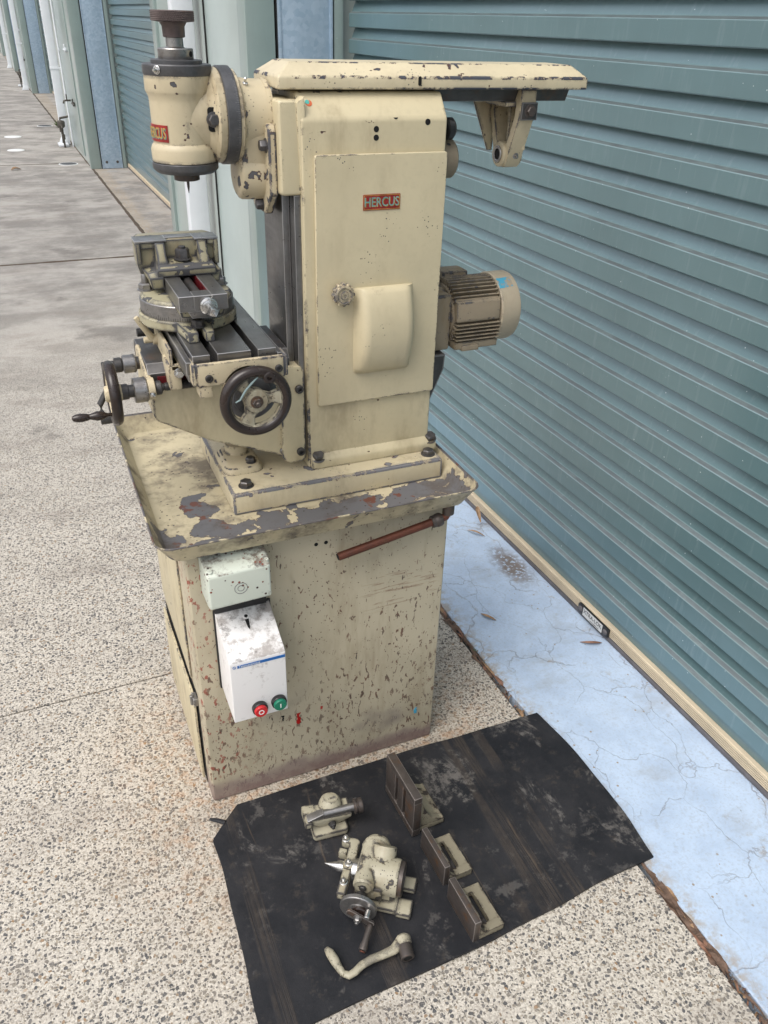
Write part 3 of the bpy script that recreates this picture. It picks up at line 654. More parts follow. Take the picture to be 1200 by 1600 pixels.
# round covers set in the driveway
for (x, y, r, mt, lb) in ((-.031, 12.36, .115, 'disc_white', 'round white cover in the driveway, farther of the white pair'), (-.038, 10.98, .105, 'disc_white', 'round white cover in the driveway, nearer of the white pair'), (.497, 9.70, .098, 'disc_dark', 'dark round drain cover with pale rim beside the corner post'), (.477, 13.65, .105, 'disc_dark', 'small dark drain cover farther along near the water meter')):
    m = MB(); m.lathe([(r, -.02), (r, .003), (r - .006, .0055), (1e-5, .006)], (x, y, 0), (0, 0, 1), 40)
    o = m.build('drain_cover', mt)
    if mt == 'disc_dark': MB().lathe([(r + .012, -.02), (r + .012, .0035), (r, .0045), (r, -.02)], (x, y, 0), (0, 0, 1), 40, caps=False).build('cover_rim', 'disc_white', o)
    tag(o, lb, 'drain cover', 'round covers in the driveway')

def leaf(x, y, z, L, w, ang, curl, mat, label, pitch=0.0):
    m = MB(); n = 8; T = Matrix.Translation((0, 0, .0))
    rows = []
    for i in range(n + 1):
        t = i / n; hw = w * math.sin(math.pi * min(1, t * .93 + .05)) ** .8; c = Vector((L * (t - .5), .18 * L * math.sin(t * 2.6), curl * math.sin(t * math.pi) + pitch * t))
        rows.append([c + Vector((0, -hw, hw * .5)), c, c + Vector((0, hw, hw * .6))])
    rot = Matrix.Rotation(ang, 4, 'Z')
    top = [[rot @ p for p in r] for r in rows]
    for r in top: m.v += r
    for i in range(n):
        for j in range(2): a = i * 3 + j; m.f.append([a, a + 1, a + 4, a + 3]); m.mi.append(0)
    o = m.build('fallen_leaf', mat); o.location = (x, y, z); tag(o, label, 'leaf', 'fallen leaves'); return o
WZ = .004
leaf(.940, .365, WZ, .055, .006, R(115), .006, 'leaf', 'curled tan leaf lying on the blue-grey apron')
leaf(1.166, .150, WZ, .065, .006, R(150), .005, 'leaf_red', 'russet leaf against the rubber seal below the lock plate')
leaf(1.135, .80, WZ, .07, .005, R(120), .012, 'leaf', 'twisted tan leaf on the apron near the tray corner')
leaf(1.180, .86, .02, .055, .008, R(70), .015, 'leaf', 'tan leaf leaning on the cream bottom rail', .035)
leaf(-.088, 9.36, .004, .12, .03, R(20), .01, 'leaf', 'orange leaf lying far up the grey driveway')
# weeds in the joint
def weed(x, y, n, h, label):
    m = MB()
    for i in range(n):
        a = rng.uniform(0, 6.28); l = h * rng.uniform(.6, 1.2); w = l * .12; o = len(m.v); dx, dy = math.cos(a), math.sin(a); s = rng.uniform(.3, 1)
        for t in (0, .5, 1):
            ww = w * (1 - t) + .0004
            for q in (-1, 1): m.v.append(Vector((x + dx * l * t * s - dy * ww * q, y + dy * l * t * s + dx * ww * q, -.005 + l * t * (1.1 - .5 * t * s))))
        m.f += [[o, o + 1, o + 3, o + 2], [o + 2, o + 3, o + 5, o + 4]]; m.mi += [0, 0]
    tag(m.build('weed', 'weed', smooth=False), label, 'weed')
p = L2W(-.398, .245); weed(p.x, p.y, 9, .014, 'tiny green weed sprouting in the joint beside the cabinet')
p = L2W(-.41, 13.4); weed(p.x, p.y, 40, .14, 'dry grass tuft in the joint beyond the corner post')

# ================================================================== MILLING MACHINE
YM = .225
mill = thing('milling_machine', (.28, .23, 0), 'cream horizontal milling machine with vertical head on a chipped steel cabinet', 'milling machine')

# ---- cabinet
c = MB(); c.box(0, .5625, 0, .46, .0, .712, .009, seg=3)
cab = c.build('cabinet', 'cabinet', mill)
MB().box(-.004, -.0005, .098, .445, .305, .700, .0015).build('side_panel', 'cream', cab)
sd = MB(); sd.prism([(.062, .020), (.440, .020), (.440, .255), (.30, .262), (.062, .283)], 'x', -.0095, -.004, .002); sd.build('side_door', 'cream', cab)
MB().prism([(.052, .012), (.445, .012), (.445, .268), (.30, .273), (.052, .293)], 'x', -.0012, -.0004, 0).build('door_gap', 'void', cab)
hn = MB(); hn.cyl((-.012, .058, .265), (-.012, .058, .292), .0045); hn.box(-.011, -.0005, .045, .070, .268, .288, .001); hn.build('door_latch', 'steel', cab)
for xx in (.262, .283): MB().lathe([(.0042, -.001), (.0042, .0004), (1e-5, .0004)], (xx, 0, .660), (0, -1, 0), 16).build('screw_hole', 'void', cab)
def blot(name, pts, y, mat, parent):
    m = MB(); m.prism(pts, 'y', y - .0009, y - .0001, 0); return m.build(name, mat, parent, smooth=False)
def drip_pts(x, z, w, h, seed):
    r = random.Random(seed); k = 7; L = [(x - w * (.5 + .35 * r.uniform(-1, 1)), z + h * (i / (k - 1) - .5)) for i in range(k)]; Q = [(x + w * (.5 + .35 * r.uniform(-1, 1)), z + h * (.5 - i / (k - 1))) for i in range(k)]
    return L + Q
blot('red_paint_drip', drip_pts(.212, .192, .008, .034, 1), 0, 'red_paint', cab)
blot('red_paint_drip', drip_pts(.268, .206, .0045, .008, 2), 0, 'red_paint', cab)
blot('blue_paint_chip', drip_pts(.512, .106, .007, .018, 3), 0, 'blue_paint', cab)
blot('dark_gouge', drip_pts(.175, .206, .005, .016, 4), 0, 'void', cab)
# drain pipe under the tray
p = MB(); p.cyl((.298, -.030, .640), (.520, -.030, .679), .0085, seg=20); p.tube([(.520, -.03, .679), (.538, -.03, .684), (.543, -.03, .694), (.543, -.03, .712)], .0085, 14)
pip = p.build('drain_pipe', 'copper', mill)
f = MB(); f.cyl((.505, -.030, .6765), (.528, -.030, .6805), .013, seg=20); f.cyl((.543, -.03, .690), (.543, -.03, .712), .0125, seg=20); f.lathe([(.0132, -.004), (.0145, 0), (.0145, .008), (.0125, .012)], (.517, -.03, .6785), (.99, 0, .17), 20); f.build('pipe_fitting', 'brown_steel', pip)
f = MB(); f.cyl((.2965, -.030, .6397), (.2979, -.030, .640), .0068, seg=18, ch=0); f.build('pipe_bore', 'void', pip)

# ---- chip tray
def rr3(x0, x1, y0, y1, r, z): return [(a, b, z) for a, b in rrect(x0, x1, y0, y1, r, 6)]
t = MB()
t.loft([rr3(-.030, .580, -.040, .518, .026, .7125), rr3(-.051, .599, -.0595, .537, .030, .750), rr3(-.055, .603, -.0635, .541, .031, .7545), rr3(-.055, .603, -.0635, .541, .031, .7565), rr3(-.0525, .6005, -.061, .5385, .030, .757), rr3(-.0495, .5975, -.058, .5355, .029, .751), rr3(-.030, .578, -.038, .516, .024, .7175), rr3(-.026, .574, -.034, .512, .022, .7155)], 0)
t.build('chip_tray', 'tray', mill)

# ---- base casting on the tray
b = MB(); b.box(.118, .578, .074, .376, .7157, .7612, .005, seg=2); b.box(.122, .574, .079, .371, .7600, .7628, .001)
bas = b.build('base_casting', 'base', mill)
for (x, y) in ((.152, .104), (.556, .103), (.152, .345), (.556, .345)): MB().hexb((x, y, .7625), (0, 0, 1), .0125, .012, True, 0, rot=.4 + x * 7).build('base_bolt', 'bolt', bas)
# elevating screw nut boss
b = MB(); b.loft([[(a, c, .7625) for a, c in rrect(.122, .205, .150, .265, .020)], [(a, c, .776) for a, c in rrect(.126, .201, .154, .261, .020)], [(a, c, .781) for a, c in rrect(.132, .196, .168, .256, .020)]], .002)
b.cyl((.165, .225, .778), (.165, .225, .80), .024)
eb = b.build('elevating_boss', 'cream_worn', mill)
b = MB().hexb((.180, .172, .779), (0, 0, 1), .010, .010); b.build('boss_bolt', 'bolt', eb)
MB().cyl((.165, .225, .795), (.165, .225, .90), .013).build('elevating_screw', 'dark_steel', mill)

# ---- column
cm = MB()
cm.prism([(.128, .764), (.128, 1.420), (.1315, 1.4245), (.158, 1.4575), (.163, 1.4605), (.287, 1.4605), (.292, 1.4575), (.3185, 1.4245), (.322, 1.420), (.322, .764)], 'x', .292, .5665, .007, seg=3)
# foot flange with sloping top
cm.loft([[(.297, .118, .7628), (.583, .118, .7628), (.583, .332, .7628), (.297, .332, .7628)], [(.297, .118, .781), (.583, .118, .781), (.583, .332, .781), (.297, .332, .781)], [(.2935, .1295, .797), (.5655, .1295, .797), (.5655, .3205, .797), (.2935, .3205, .797)]], .004)
# wider slideway head at the top left
cm.box(.2555, .296, .135, .315, 1.300, 1.4495, .008, seg=3)
cm.loft([[(.292, .131, 1.295), (.300, .1295, 1.295), (.300, .3205, 1.295), (.292, .319, 1.295)], [(.286, .133, 1.445), (.300, .1295, 1.455), (.300, .3205, 1.455), (.286, .317, 1.445)]], .002)
colm = cm.build('column', 'cream', mill)
w = MB(); w.prism([(.2655, .166), (.2655, .286), (.2785, .286), (.292, .262), (.292, .190), (.2785, .166)], 'z', .79, 1.30, .0012); w.box(.280, .296, .140, .310, .79, 1.2995, .001)
w.build('slideway', 'table_steel', mill)
for x, y in ((.312, .1245), (.571, .1265)): MB().hexb((x, y + .004, .786), (-.0, -.45, .9), .0125, .013, True).build('foot_bolt', 'bolt', colm)
for x, z, r in ((.4285, 1.4045, .0050), (.4285, 1.391, .0050), (.527, 1.4145, .0052)): MB().lathe([(r, -.001), (r, .0004), (1e-5, .0004)], (x, .128, z), (0, -1, 0), 16).build('screw_hole', 'void', colm)
hh = MB(); hh.lathe([(.0050, -.001), (.0050, .0004), (1e-5, .0004)], (.4655, .1316, 1.4235), (0, -.78, .62), 16)
hh.build('screw_hole', 'void', colm)
nrm = Vector((0, -.78, .626))
st = MB(); st.lathe([(.0062, 0), (.006, .0006), (1e-5, .0007)], (.3015, .1500, 1.4477), nrm, 20); st.build('round_sticker', 'sticker', colm)
st = MB(); st.lathe([(.0058, 0), (.0056, .0006), (1e-5, .0007)], (.3125, .1468, 1.4437), nrm, 20); st.build('round_sticker', 'orange', colm)
st = MB(); st.lathe([(.0040, 0), (.0038, .0011), (1e-5, .0012)], (.3100, .1480, 1.4450), nrm, 20); st.build('round_sticker', 'teal', colm)

# hinged access door
dp = MB(); dp.prism(rrect(.3125, .5665, .9035, 1.3665, .004, 3), 'y', .1195, .1275, .0022, seg=3)
dor = dp.build('access_door', 'panel', mill)
# domed guard pressed into the door
gb = MB(); rings = []
nx = 14
for i in range(nx + 1):
    u = i / nx; x = .385 + .122 * u
    edge = min(1.0, min(u, 1 - u) / .13); e = math.sin(edge * math.pi / 2) ** .6
    ring = []
    for j in range(17):
        s = j / 16; z = 1.1345 - (.168) * s
        d = .034 * (math.sin(math.pi * (s * .93 + .05)) ** .55) * (.30 + .70 * e) + (.001 if 0 < i < nx else -.0)
        zz = 1.050 + (z - 1.050) * (.985 + .015 * e)
        ring.append((x + (.004 * math.sin(s * math.pi) if u > .5 else 0), .1195 - d * e - .0003, zz))
    rings.append(ring)
bm_pts = [[(r[0][0], .121, r[0][2])] + r + [(r[-1][0], .121, r[-1][2])] for r in rings]
gb.loft(bm_pts, 0, closed=False, caps=False)
gb.build('guard_bulge', 'panel', dor, ang=60)
k = MB(); k.lathe([(.012, -.001), (.012, .006), (.0185, .008), (.0195, .012), (.0195, .020), (.0175, .0235), (.0145, .0245), (.0135, .0225), (.008, .0225), (.0068, .0245), (.003, .0245), (.0025, .023), (1e-5, .023)], (.3590, .1195, 1.1290), (0, -1, 0), 40)
for i in range(12):
    a = i * math.pi / 6; k.cyl((.3590 + .0185 * math.cos(a), .1195 - .0085, 1.1290 + .0185 * math.sin(a)), (.3590 + .0185 * math.cos(a), .1195 - .0215, 1.1290 + .0185 * math.sin(a)), .0035, seg=10)
k.build('door_knob', 'cream_worn', dor)
def badge(x0, x1, z0, z1, T, parent, root_mat='badge_red', body='HERCUS', gold='badge_teal'):
    bw, bh = x1 - x0, z1 - z0
    m = MB(); m.prism(rrect(-bw / 2, bw / 2, -bh / 2, bh / 2, .0012, 3), 'z', 0, .0012, .0003, T); bd = m.build('maker_badge', root_mat, parent)
    m = MB(); m.ring(rrect(-bw / 2 + .0012, bw / 2 - .0012, -bh / 2 + .0012, bh / 2 - .0012, .001, 3), rrect(-bw / 2 + .0020, bw / 2 - .0020, -bh / 2 + .0020, bh / 2 - .0020, .001, 3), 'z', .0011, .0015, 0, T); m.build('badge_border', 'badge_gold', bd)
    s = MB(); text_mb(s, body, bh * .84, T @ Matrix.Translation((.0006, -.0008, .0013)), .0002, sx=.82, offset=.0004); s.build('badge_shadow_lettering', gold, bd, smooth=False)
    l = MB(); text_mb(l, body, bh * .84, T @ Matrix.Translation((-.0004, 0, .0017)), .0002, sx=.82); l.build('badge_lettering', 'badge_teal' if gold == 'badge_gold' else 'badge_gold', bd, smooth=False)
    return bd
badge(.402, .4745, 1.2725, 1.2995, frame((.4382, .1194, 1.286), (1, 0, 0), (0, -1, 0)), dor, gold='badge_gold')
k = MB(); k.cyl((.566, .170, 1.3985), (.585, .170, 1.3985), .007); k.lathe([(.015, 0), (.019, .003), (.019, .013), (.015, .017), (1e-5, .018)], (.583, .170, 1.3985), (1, 0, 0), 32); k.build('black_knob', 'black', colm)
k = MB(); k.lathe([(.047, 0), (.047, .012), (.043, .017), (.036, .020), (.035, .044), (.031, .048), (.018, .048), (.016, .040), (1e-5, .040)], (.5655, .195, 1.3440), (1, 0, 0), 40); k.build('spindle_rear_boss', 'dirty', colm)

# ---- overarm
o = MB()
o.loft([[(.2615, .150, 1.4635), (.872, .150, 1.4635), (.872, .300, 1.4635), (.2615, .300, 1.4635)], [(.2615, .150, 1.4830), (.872, .150, 1.4830), (.872, .300, 1.4830), (.2615, .300, 1.4830)], [(.290, .181, 1.5035), (.849, .181, 1.5035), (.849, .269, 1.5035), (.290, .269, 1.5035)]], .0035, seg=3)
oa = o.build('overarm', 'overarm', mill)
o = MB(); o.prism([(.180, 1.4632), (.190, 1.4415), (.260, 1.4415), (.270, 1.4632)], 'x', .30, .853, .001); o.build('overarm_dovetail', 'dark_steel', oa)
o = MB(); o.prism(rrect(.5152, .5212, 1.4695, 1.4845, .0029, 5), 'y', .1488, .1499, 0); o.build('slot_hole', 'void', oa)

# ---- arbor support bracket hanging from the overarm
br = MB(); X0, X1 = .7395, .7735
outer = [(.168, 1.4625), (.168, 1.418), (.200, 1.338), (.206, 1.326), (.212, 1.3215), (.238, 1.3215), (.244, 1.326), (.250, 1.338), (.282, 1.418), (.282, 1.4625), (.262, 1.4625), (.188, 1.4625)]
inner = [(.186, 1.432), (.187, 1.416), (.205, 1.371), (.209, 1.365), (.214, 1.363), (.236, 1.363), (.241, 1.365), (.245, 1.371), (.263, 1.416), (.264, 1.432), (.255, 1.4335), (.195, 1.4335)]
br.ring(outer, inner, 'x', X0, X1, .0015)
br.box(X0 - .022, X0 + .001, .186, .264, 1.432, 1.4410, .002); br.prism([(X0 - .040, 1.4410), (X0 - .040, 1.434), (X0 - .001, 1.345), (X0 + .01, 1.345), (X0 + .01, 1.4410)], 'y', .277, .2815, .001)
br.box(X0 + .012, X1 - .010, .221, .229, 1.362, 1.434, .001); br.box(X1 - .006, X1 - .001, .19, .26, 1.355, 1.436, .0)
br.lathe([(.0215, 0), (.0235, .002), (.0235, .042), (.0215, .044)], (X0 - .006, YM, 1.3445), (1, 0, 0), 36)
bro = br.build('arbor_bracket', 'cream_worn', mill)
bb = MB().ring(circ(YM, 1.3445, .0155, 28), circ(YM, 1.3445, .0105, 28), 'x', X0 - .0085, X0 - .003, .0008); bb.build('bearing', 'steel', bro)
bb = MB().lathe([(.0104, 0), (1e-5, 0)], (X0 - .0064, YM, 1.3445), (-1, 0, 0), 24, caps=False); bb.build('bore', 'void', bro)
bb = MB().box(X0 + .001, X1 + .002, .1635, .1685, 1.4105, 1.4415, .002); bb.build('clamp_plate', 'dark_steel', bro)
bb = MB().hexb(((X0 + X1) / 2 + .002, .1635, 1.4265), (0, -1, 0), .0095, .009, True); bb.build('clamp_bolt', 'brown_steel', bro)
bb = MB().lathe([(.006, 0), (.006, .003), (.003, .004), (.003, .009), (.0015, .010)], (.758, .1995, 1.3450), (.0, -.93, -.36), 16); bb.build('oil_nipple', 'steel', bro)

# ---- motor behind the column
mo = MB(); MY, MZ = .225, 1.036
mo.lathe([(.048, 0), (.053, .004), (.053, .012), (.0585, .014), (.0585, .126), (.057, .128)], (.612, MY, MZ), (1, 0, 0), 56)
mo.box(.5675, .622, MY - .060, MY + .060, MZ - .066, MZ + .052, .006)
mot = mo.build('motor', 'dirty', mill)
fn = MB()
for i in range(44):
    a = 2 * math.pi * i / 44 + .03
    # fins stand square to the motor's sides, as cast
    if abs(math.sin(a)) < .80 and math.cos(a) < 0 and -.2 < math.sin(a) < .42: continue
    T = Matrix.Translation((0, MY, MZ)) @ Matrix.Rotation(a, 4, 'X')
    fn.box(.630, .737, .057, .0705, -.0015, .0015, .0005, T, seg=1)
fn.build('cooling_fins', 'dirty', mot)
pd = MB(); pd.loft([[(.632, MY - .050, MZ - .008), (.735, MY - .050, MZ - .008), (.735, MY - .050, MZ + .040), (.632, MY - .050, MZ + .040)], [(.632, MY - .0700, MZ - .006), (.735, MY - .0700, MZ - .006), (.735, MY - .0660, MZ + .034), (.632, MY - .0660, MZ + .034)], [(.650, MY - .0725, MZ - .002), (.715, MY - .0725, MZ - .002), (.715, MY - .0700, MZ + .026), (.650, MY - .0700, MZ + .026)]], .003)
pd.build('rating_boss', 'dirty', mot)
for i in range(5):
    q = MB().box(.632, .737, MY - .0725, MY - .045, MZ - .0135 - i * .0080, MZ - .0112 - i * .0080, .0006, seg=1); q.build('side_fin', 'dirty', mot)
q = MB(); q.box(.632, .735, MY - .068, MY - .030, MZ - .066, MZ - .050, .003); q.box(.648, .690, MY - .071, MY - .030, MZ - .070, MZ - .056, .004); q.build('foot_pad', 'dirty', mot)
fc = MB(); fc.lathe([(.0715, 0), (.0735, .003), (.0735, .041), (.0715, .0465), (.067, .0495), (1e-5, .0505)], (.738, MY, MZ), (1, 0, 0), 64); fco = fc.build('fan_cover', 'motor_cover', mot)
st = MB(); rgs = []
for x in (.7395, .748, .758, .7735):
    rr = .0738
    rgs.append([(x, MY + rr * math.cos(R(a)), MZ + rr * math.sin(R(a))) for a in range(108 + int(x * 9000) % 7, 140, 3)][:8])
st.loft(rgs, 0, closed=False, caps=False); st.build('blue_paint_smear', 'blue_smear', fco)
q = MB().box(.640, .70, MY + .02, MY + .07, MZ + .045, MZ + .076, .006); q.build('terminal_box', 'dirty', mot)
gd = MB(); gd.loft([[(.566, .165, .835), (.574, .165, .835), (.574, .31, .835), (.566, .31, .835)], [(.566, .150, .935), (.606, .150, .935), (.606, .31, .935), (.566, .31, .935)], [(.566, .150, .968), (.608, .150, .968), (.608, .31, .968), (.566, .31, .968)]], .004); gd.build('motor_bracket', 'dark_steel', mill)

# ---- vertical milling head
HX = .1137
hd = MB()
hd.lathe([(.050, 1.3485), (.0545, 1.3505), (.0552, 1.369), (.0530, 1.375), (.0495, 1.379), (.0500, 1.44), (.0505, 1.4485), (.0535, 1.4545), (.0548, 1.458), (.0548, 1.4795), (.0535, 1.4805)], (HX, YM, 0), (0, 0, 1), 72)
# neck towards the swivel flange
hd.loft([[(HX, YM + .049 * math.cos(R(a)) , 1.4165 + .055 * math.sin(R(a))) for a in range(0, 360, 10)], [(.150, YM + .052 * math.cos(R(a)), 1.4175 + .062 * math.sin(R(a))) for a in range(0, 360, 10)], [(.162, YM + .066 * math.cos(R(a)), 1.4185 + .070 * math.sin(R(a))) for a in range(0, 360, 10)]], 0)
hd.lathe([(.068, 0), (.0735, .004), (.0735, .014), (.0725, .0155)], (.160, YM, 1.4185), (1, 0, 0), 72)
hdo = hd.build('vertical_head', 'cream_worn', mill)
rc = MB().prism(rrect(.146, .160, 1.400, 1.437, .005), 'y', .1675, .1705, .0005); rc.build('bolt_recess', 'void', hdo)
q = MB().hexb((.1545, .1665, 1.4185), (0, -1, 0), .0095, .011, True); q.build('head_bolt', 'bolt', hdo)
q = MB().lathe([(.0546, 1.4802), (.0556, 1.482), (.0556, 1.4945), (.054, 1.4962), (.0410, 1.4962), (.0410, 1.5012), (.0395, 1.5020), (.030, 1.5020), (.026, 1.5040)], (HX, YM, 0), (0, 0, 1), 72); q.build('top_ring', 'ring_steel', hdo)
q = MB().lathe([(.0275, 1.5022), (.0283, 1.5035), (.0283, 1.5165), (.0272, 1.5180), (.0165, 1.5180), (.0140, 1.5200), (.0135, 1.534)], (HX, YM, 0), (0, 0, 1), 48); q.build('feed_collar', 'steel', hdo)
q = MB().lathe([(.0042, 0), (.0042, .0006), (1e-5, .0006)], (HX + .0205, YM - .0195, 1.5103), (.724, -.69, 0), 16); q.build('collar_hole', 'void', hdo)
kn = MB(); kn.lathe([(.0150, 1.5325), (.0175, 1.5335), (.0180, 1.5480), (.0215, 1.5535), (.0330, 1.5550)], (HX, YM, 0), (0, 0, 1), 48); kn.lathe([(.0330, 1.5549), (.0336, 1.5555), (.0336, 1.5690), (.0328, 1.5700), (.013, 1.5700), (1e-5, 1.5695)], (HX, YM, 0), (0, 0, 1), 64)
bmv = []
for i in range(72):                                  # diamond knurl
    for j in range(6):
        a = (i + .5 * (j % 2)) / 72 * 2 * math.pi; z = 1.5563 + j * .0024
        o_ = len(kn.v); rr = .0335; rt = .0347; da = .5 / 72 * 2 * math.pi; dz = .0012
        P = lambda r, t, zz: Vector((HX + r * math.cos(t), YM + r * math.sin(t), zz))
        kn.v += [P(rr, a - da, z), P(rr, a, z - dz), P(rr, a + da, z), P(rr, a, z + dz), P(rt, a, z)]
        kn.f += [[o_, o_ + 1, o_ + 4], [o_ + 1, o_ + 2, o_ + 4], [o_ + 2, o_ + 3, o_ + 4], [o_ + 3, o_, o_ + 4]]; kn.mi += [0] * 4
kn.build('feed_knob', 'knurl', hdo)
q = MB().hexb((HX - .0390, YM - .0395, 1.4885), (-.70, -.71, 0), .0052, .004, True, .006); q.build('oil_nipple', 'bright', hdo)
q = MB().lathe([(.0490, 1.3325), (.0545, 1.3375), (.0556, 1.3395), (.0556, 1.3480), (.0545, 1.3490)][::1], (HX, YM, 0), (0, 0, 1), 72); q.lathe([(.0300, 1.3300), (.0490, 1.3326)], (HX, YM, 0), (0, 0, 1), 48); q.build('lower_ring', 'ring_steel', hdo)
q = MB().lathe([(.0195, 1.3185), (.0218, 1.3195), (.0218, 1.3305), (.0230, 1.3315)], (HX, YM, 0), (0, 0, 1), 40); q.build('spindle_nose', 'brown_steel', hdo)
q = MB().lathe([(.0004, 1.2965), (.0022, 1.307), (.0027, 1.319)], (HX + .001, YM, 0), (0, 0, 1), 14); q.build('pointer', 'brown_steel', hdo)
# maker's badge wrapped to the left of the head
ba = R(180 + 52); bn_ = Vector((math.cos(ba), math.sin(ba), 0))
hb = MB(); bt = MB(); a0, a1 = R(172), R(231)
def arcp(r, t, z): return (HX + r * math.cos(t), YM + r * math.sin(t), z)
rg = [[arcp(.0496, a0 + (a1 - a0) * i / 14, 1.383), arcp(.0509, a0 + (a1 - a0) * i / 14, 1.383), arcp(.0512, a0 + (a1 - a0) * i / 14, 1.4085), arcp(.0496, a0 + (a1 - a0) * i / 14, 1.4085)] for i in range(15)]
hb.loft(rg, 0); hbo = hb.build('head_badge', 'badge_red', hdo)
for i, ch in enumerate('HERCUS'):
    a = a0 + (a1 - a0) * (i + .62) / 6.35; n_ = Vector((math.cos(a), math.sin(a), 0)); p0 = Vector(arcp(.0515, a, 1.3957))
    T = frame(p0, Vector((-math.sin(a), math.cos(a), 0)), n_)
    text_mb(hb2 := (hb2 if i else MB()), ch, .0235, T @ Matrix.Translation((.0006, -.0008, 0)), .0002, sx=.60, offset=.0004); text_mb(hb3 := (hb3 if i else MB()), ch, .0235, T @ Matrix.Translation((0, 0, .0005)), .0002, sx=.60)
hb2.build('badge_shadow_lettering', 'badge_teal', hbo, smooth=False); hb3.build('badge_lettering', 'badge_gold', hbo, smooth=False)
# graduated swivel ring
q = MB(); q.lathe([(.0740, 0), (.0762, .0015), (.0762, .0205), (.0745, .022)], (.1755, YM, 1.4185), (1, 0, 0), 80); rgo = q.build('swivel_ring', 'ring_steel', mill)
gm = MB()
for i in range(-60, 61, 2):
    a = R(i) + math.pi; L = .007 if i % 10 == 0 else .004
    T = Matrix.Translation((0, YM, 1.4185)) @ Matrix.Rotation(a - math.pi / 2 + math.pi / 2, 4, 'X')
    gm.box(.1965 - L, .1965, .0755, .0764, -.0002, .0002, 0, T)
gm.build('graduation_marks', 'steel', rgo)
# swivel housing, drive boss and mounting flange
sw = MB()
sw.lathe([(.0735, .0), (.0735, .006), (.0700, .0085), (.0610, .012), (.0590, .030), (.0590, .062)], (.1972, YM, 1.4165), (1, 0, 0), 72)
sw.lathe([(.036, 0), (.0425, .004), (.0445, .008), (.0470, .062)], (.1985, YM - .006, 1.3285), (1, 0, 0), 48)
sw.loft([[(.200, YM - .042, 1.335), (.255, YM - .048, 1.335), (.255, YM + .05, 1.335), (.200, YM + .045, 1.335)], [(.206, YM - .055, 1.405), (.255, YM - .056, 1.405), (.255, YM + .056, 1.405), (.206, YM + .055, 1.405)]], .01)
swo = sw.build('swivel_housing', 'cream_worn', mill)
fl = MB(); fl.prism([(.150, 1.400), (.157, 1.412), (.293, 1.412), (.300, 1.400), (.300, 1.300), (.262, 1.262), (.188, 1.262), (.150, 1.300)], 'x', .241, .2555, .004, seg=3)
fl.lathe([(.0600, 0), (.0600, .006)], (.2500, YM, 1.4165), (1, 0, 0), 60)
fl.build('mounting_flange', 'cream_worn', mill)
for y, z in ((.1655, 1.378), (.205, 1.276), (.2845, 1.378)): MB().hexb((.241, y, z), (-1, 0, 0), .0095, .012, True).build('flange_bolt', 'bolt', swo)
q = MB().lathe([(.0045, 0), (.0045, .004), (.002, .005), (.002, .010), (.003, .012), (1e-5, .014)], (.218, YM - .03, 1.467), (0, -.45, .9), 14); q.build('oil_cup', 'bright', swo)

# ---- knee
kn = MB(); kp = [(-.003, .982), (-.0045, .922), (.002, .9125), (.096, .858), (.225, .806), (.243, .793), (.252, .786), (.285, .786), (.286, .985), (.243, .992), (.200, .984)]
kn.prism(kp, 'y', .134, .316, .004, seg=3)
kn.prism([(.236, .800), (.243, .789), (.252, .7845), (.279, .7845), (.2855, .791), (.2855, .980), (.278, .990), (.250, .994), (.240, .990)], 'y', .1255, .1345, .003)
kn.prism([(.236, .800), (.243, .789), (.252, .7845), (.279, .7845), (.2855, .791), (.2855, .980), (.278, .990), (.250, .994), (.240, .990)], 'y', .3155, .3245, .003)
kno = kn.build('knee', 'cream', mill)
for z in (.9450, .8085): MB().socket((.2745, .1255, z), (0, -1, 0), .0085, .007).build('gib_screw', 'dark_steel', kno)
q = MB().socket((.2395, .1335, .812), (0, -1, 0), .007, .006); q.build('stop_screw', 'steel', kno)
# upper slide of the knee
q = MB(); q.prism([(.140, .9822), (.140, 1.0055), (.155, 1.0205), (.296, 1.0205), (.310, 1.0055), (.310, .9822)], 'x', -.0055, .262, .0012); q.build('cross_slide', 'dark_steel', mill)
q = MB().box(.010, .20, .1345, .1385, .985, 1.000, .0); q.build('red_gib', 'red_inner', kno)
# cross feed screw and its handwheel
SY, SZ = .1225, .9855
q = MB(); q.cyl((-.030, SY, SZ), (.018, SY, SZ), .0070); q.cyl((.018, SY, SZ), (.245, SY, SZ), .0072)
n_th = 52
for i in range(n_th):
    x = .022 + i * .0026; q.lathe([(.0066, 0), (.0084, .0011), (.0084, .0015), (.0066, .0026)], (x, SY, SZ), (1, 0, 0), 14, caps=False)
q.lathe([(.012, 0), (.013, .002), (.013, .010), (.010, .012)], (.002, SY, SZ), (1, 0, 0), 28)
q.build('feed_screw', 'dark_steel', mill)
q = MB(); q.loft([[(-.010, .1150, .970), (-.001, .1150, .970), (-.001, .255, 1.000), (-.010, .255, 1.000)], [(-.010, .1105, .998), (-.001, .1105, .998), (-.001, .250, 1.026), (-.010, .250, 1.026)]], .003); q.cyl((-.012, SY, SZ), (.001, SY, SZ), .020); qb = q.build('screw_bracket', 'cream_worn', mill)
q = MB().lathe([(.0048, 0), (.0052, .003), (.0045, .007), (1e-5, .009)], (-.006, .1035, .983), (0, -1, 0), 20); q.build('ball_oiler', 'bright', qb)
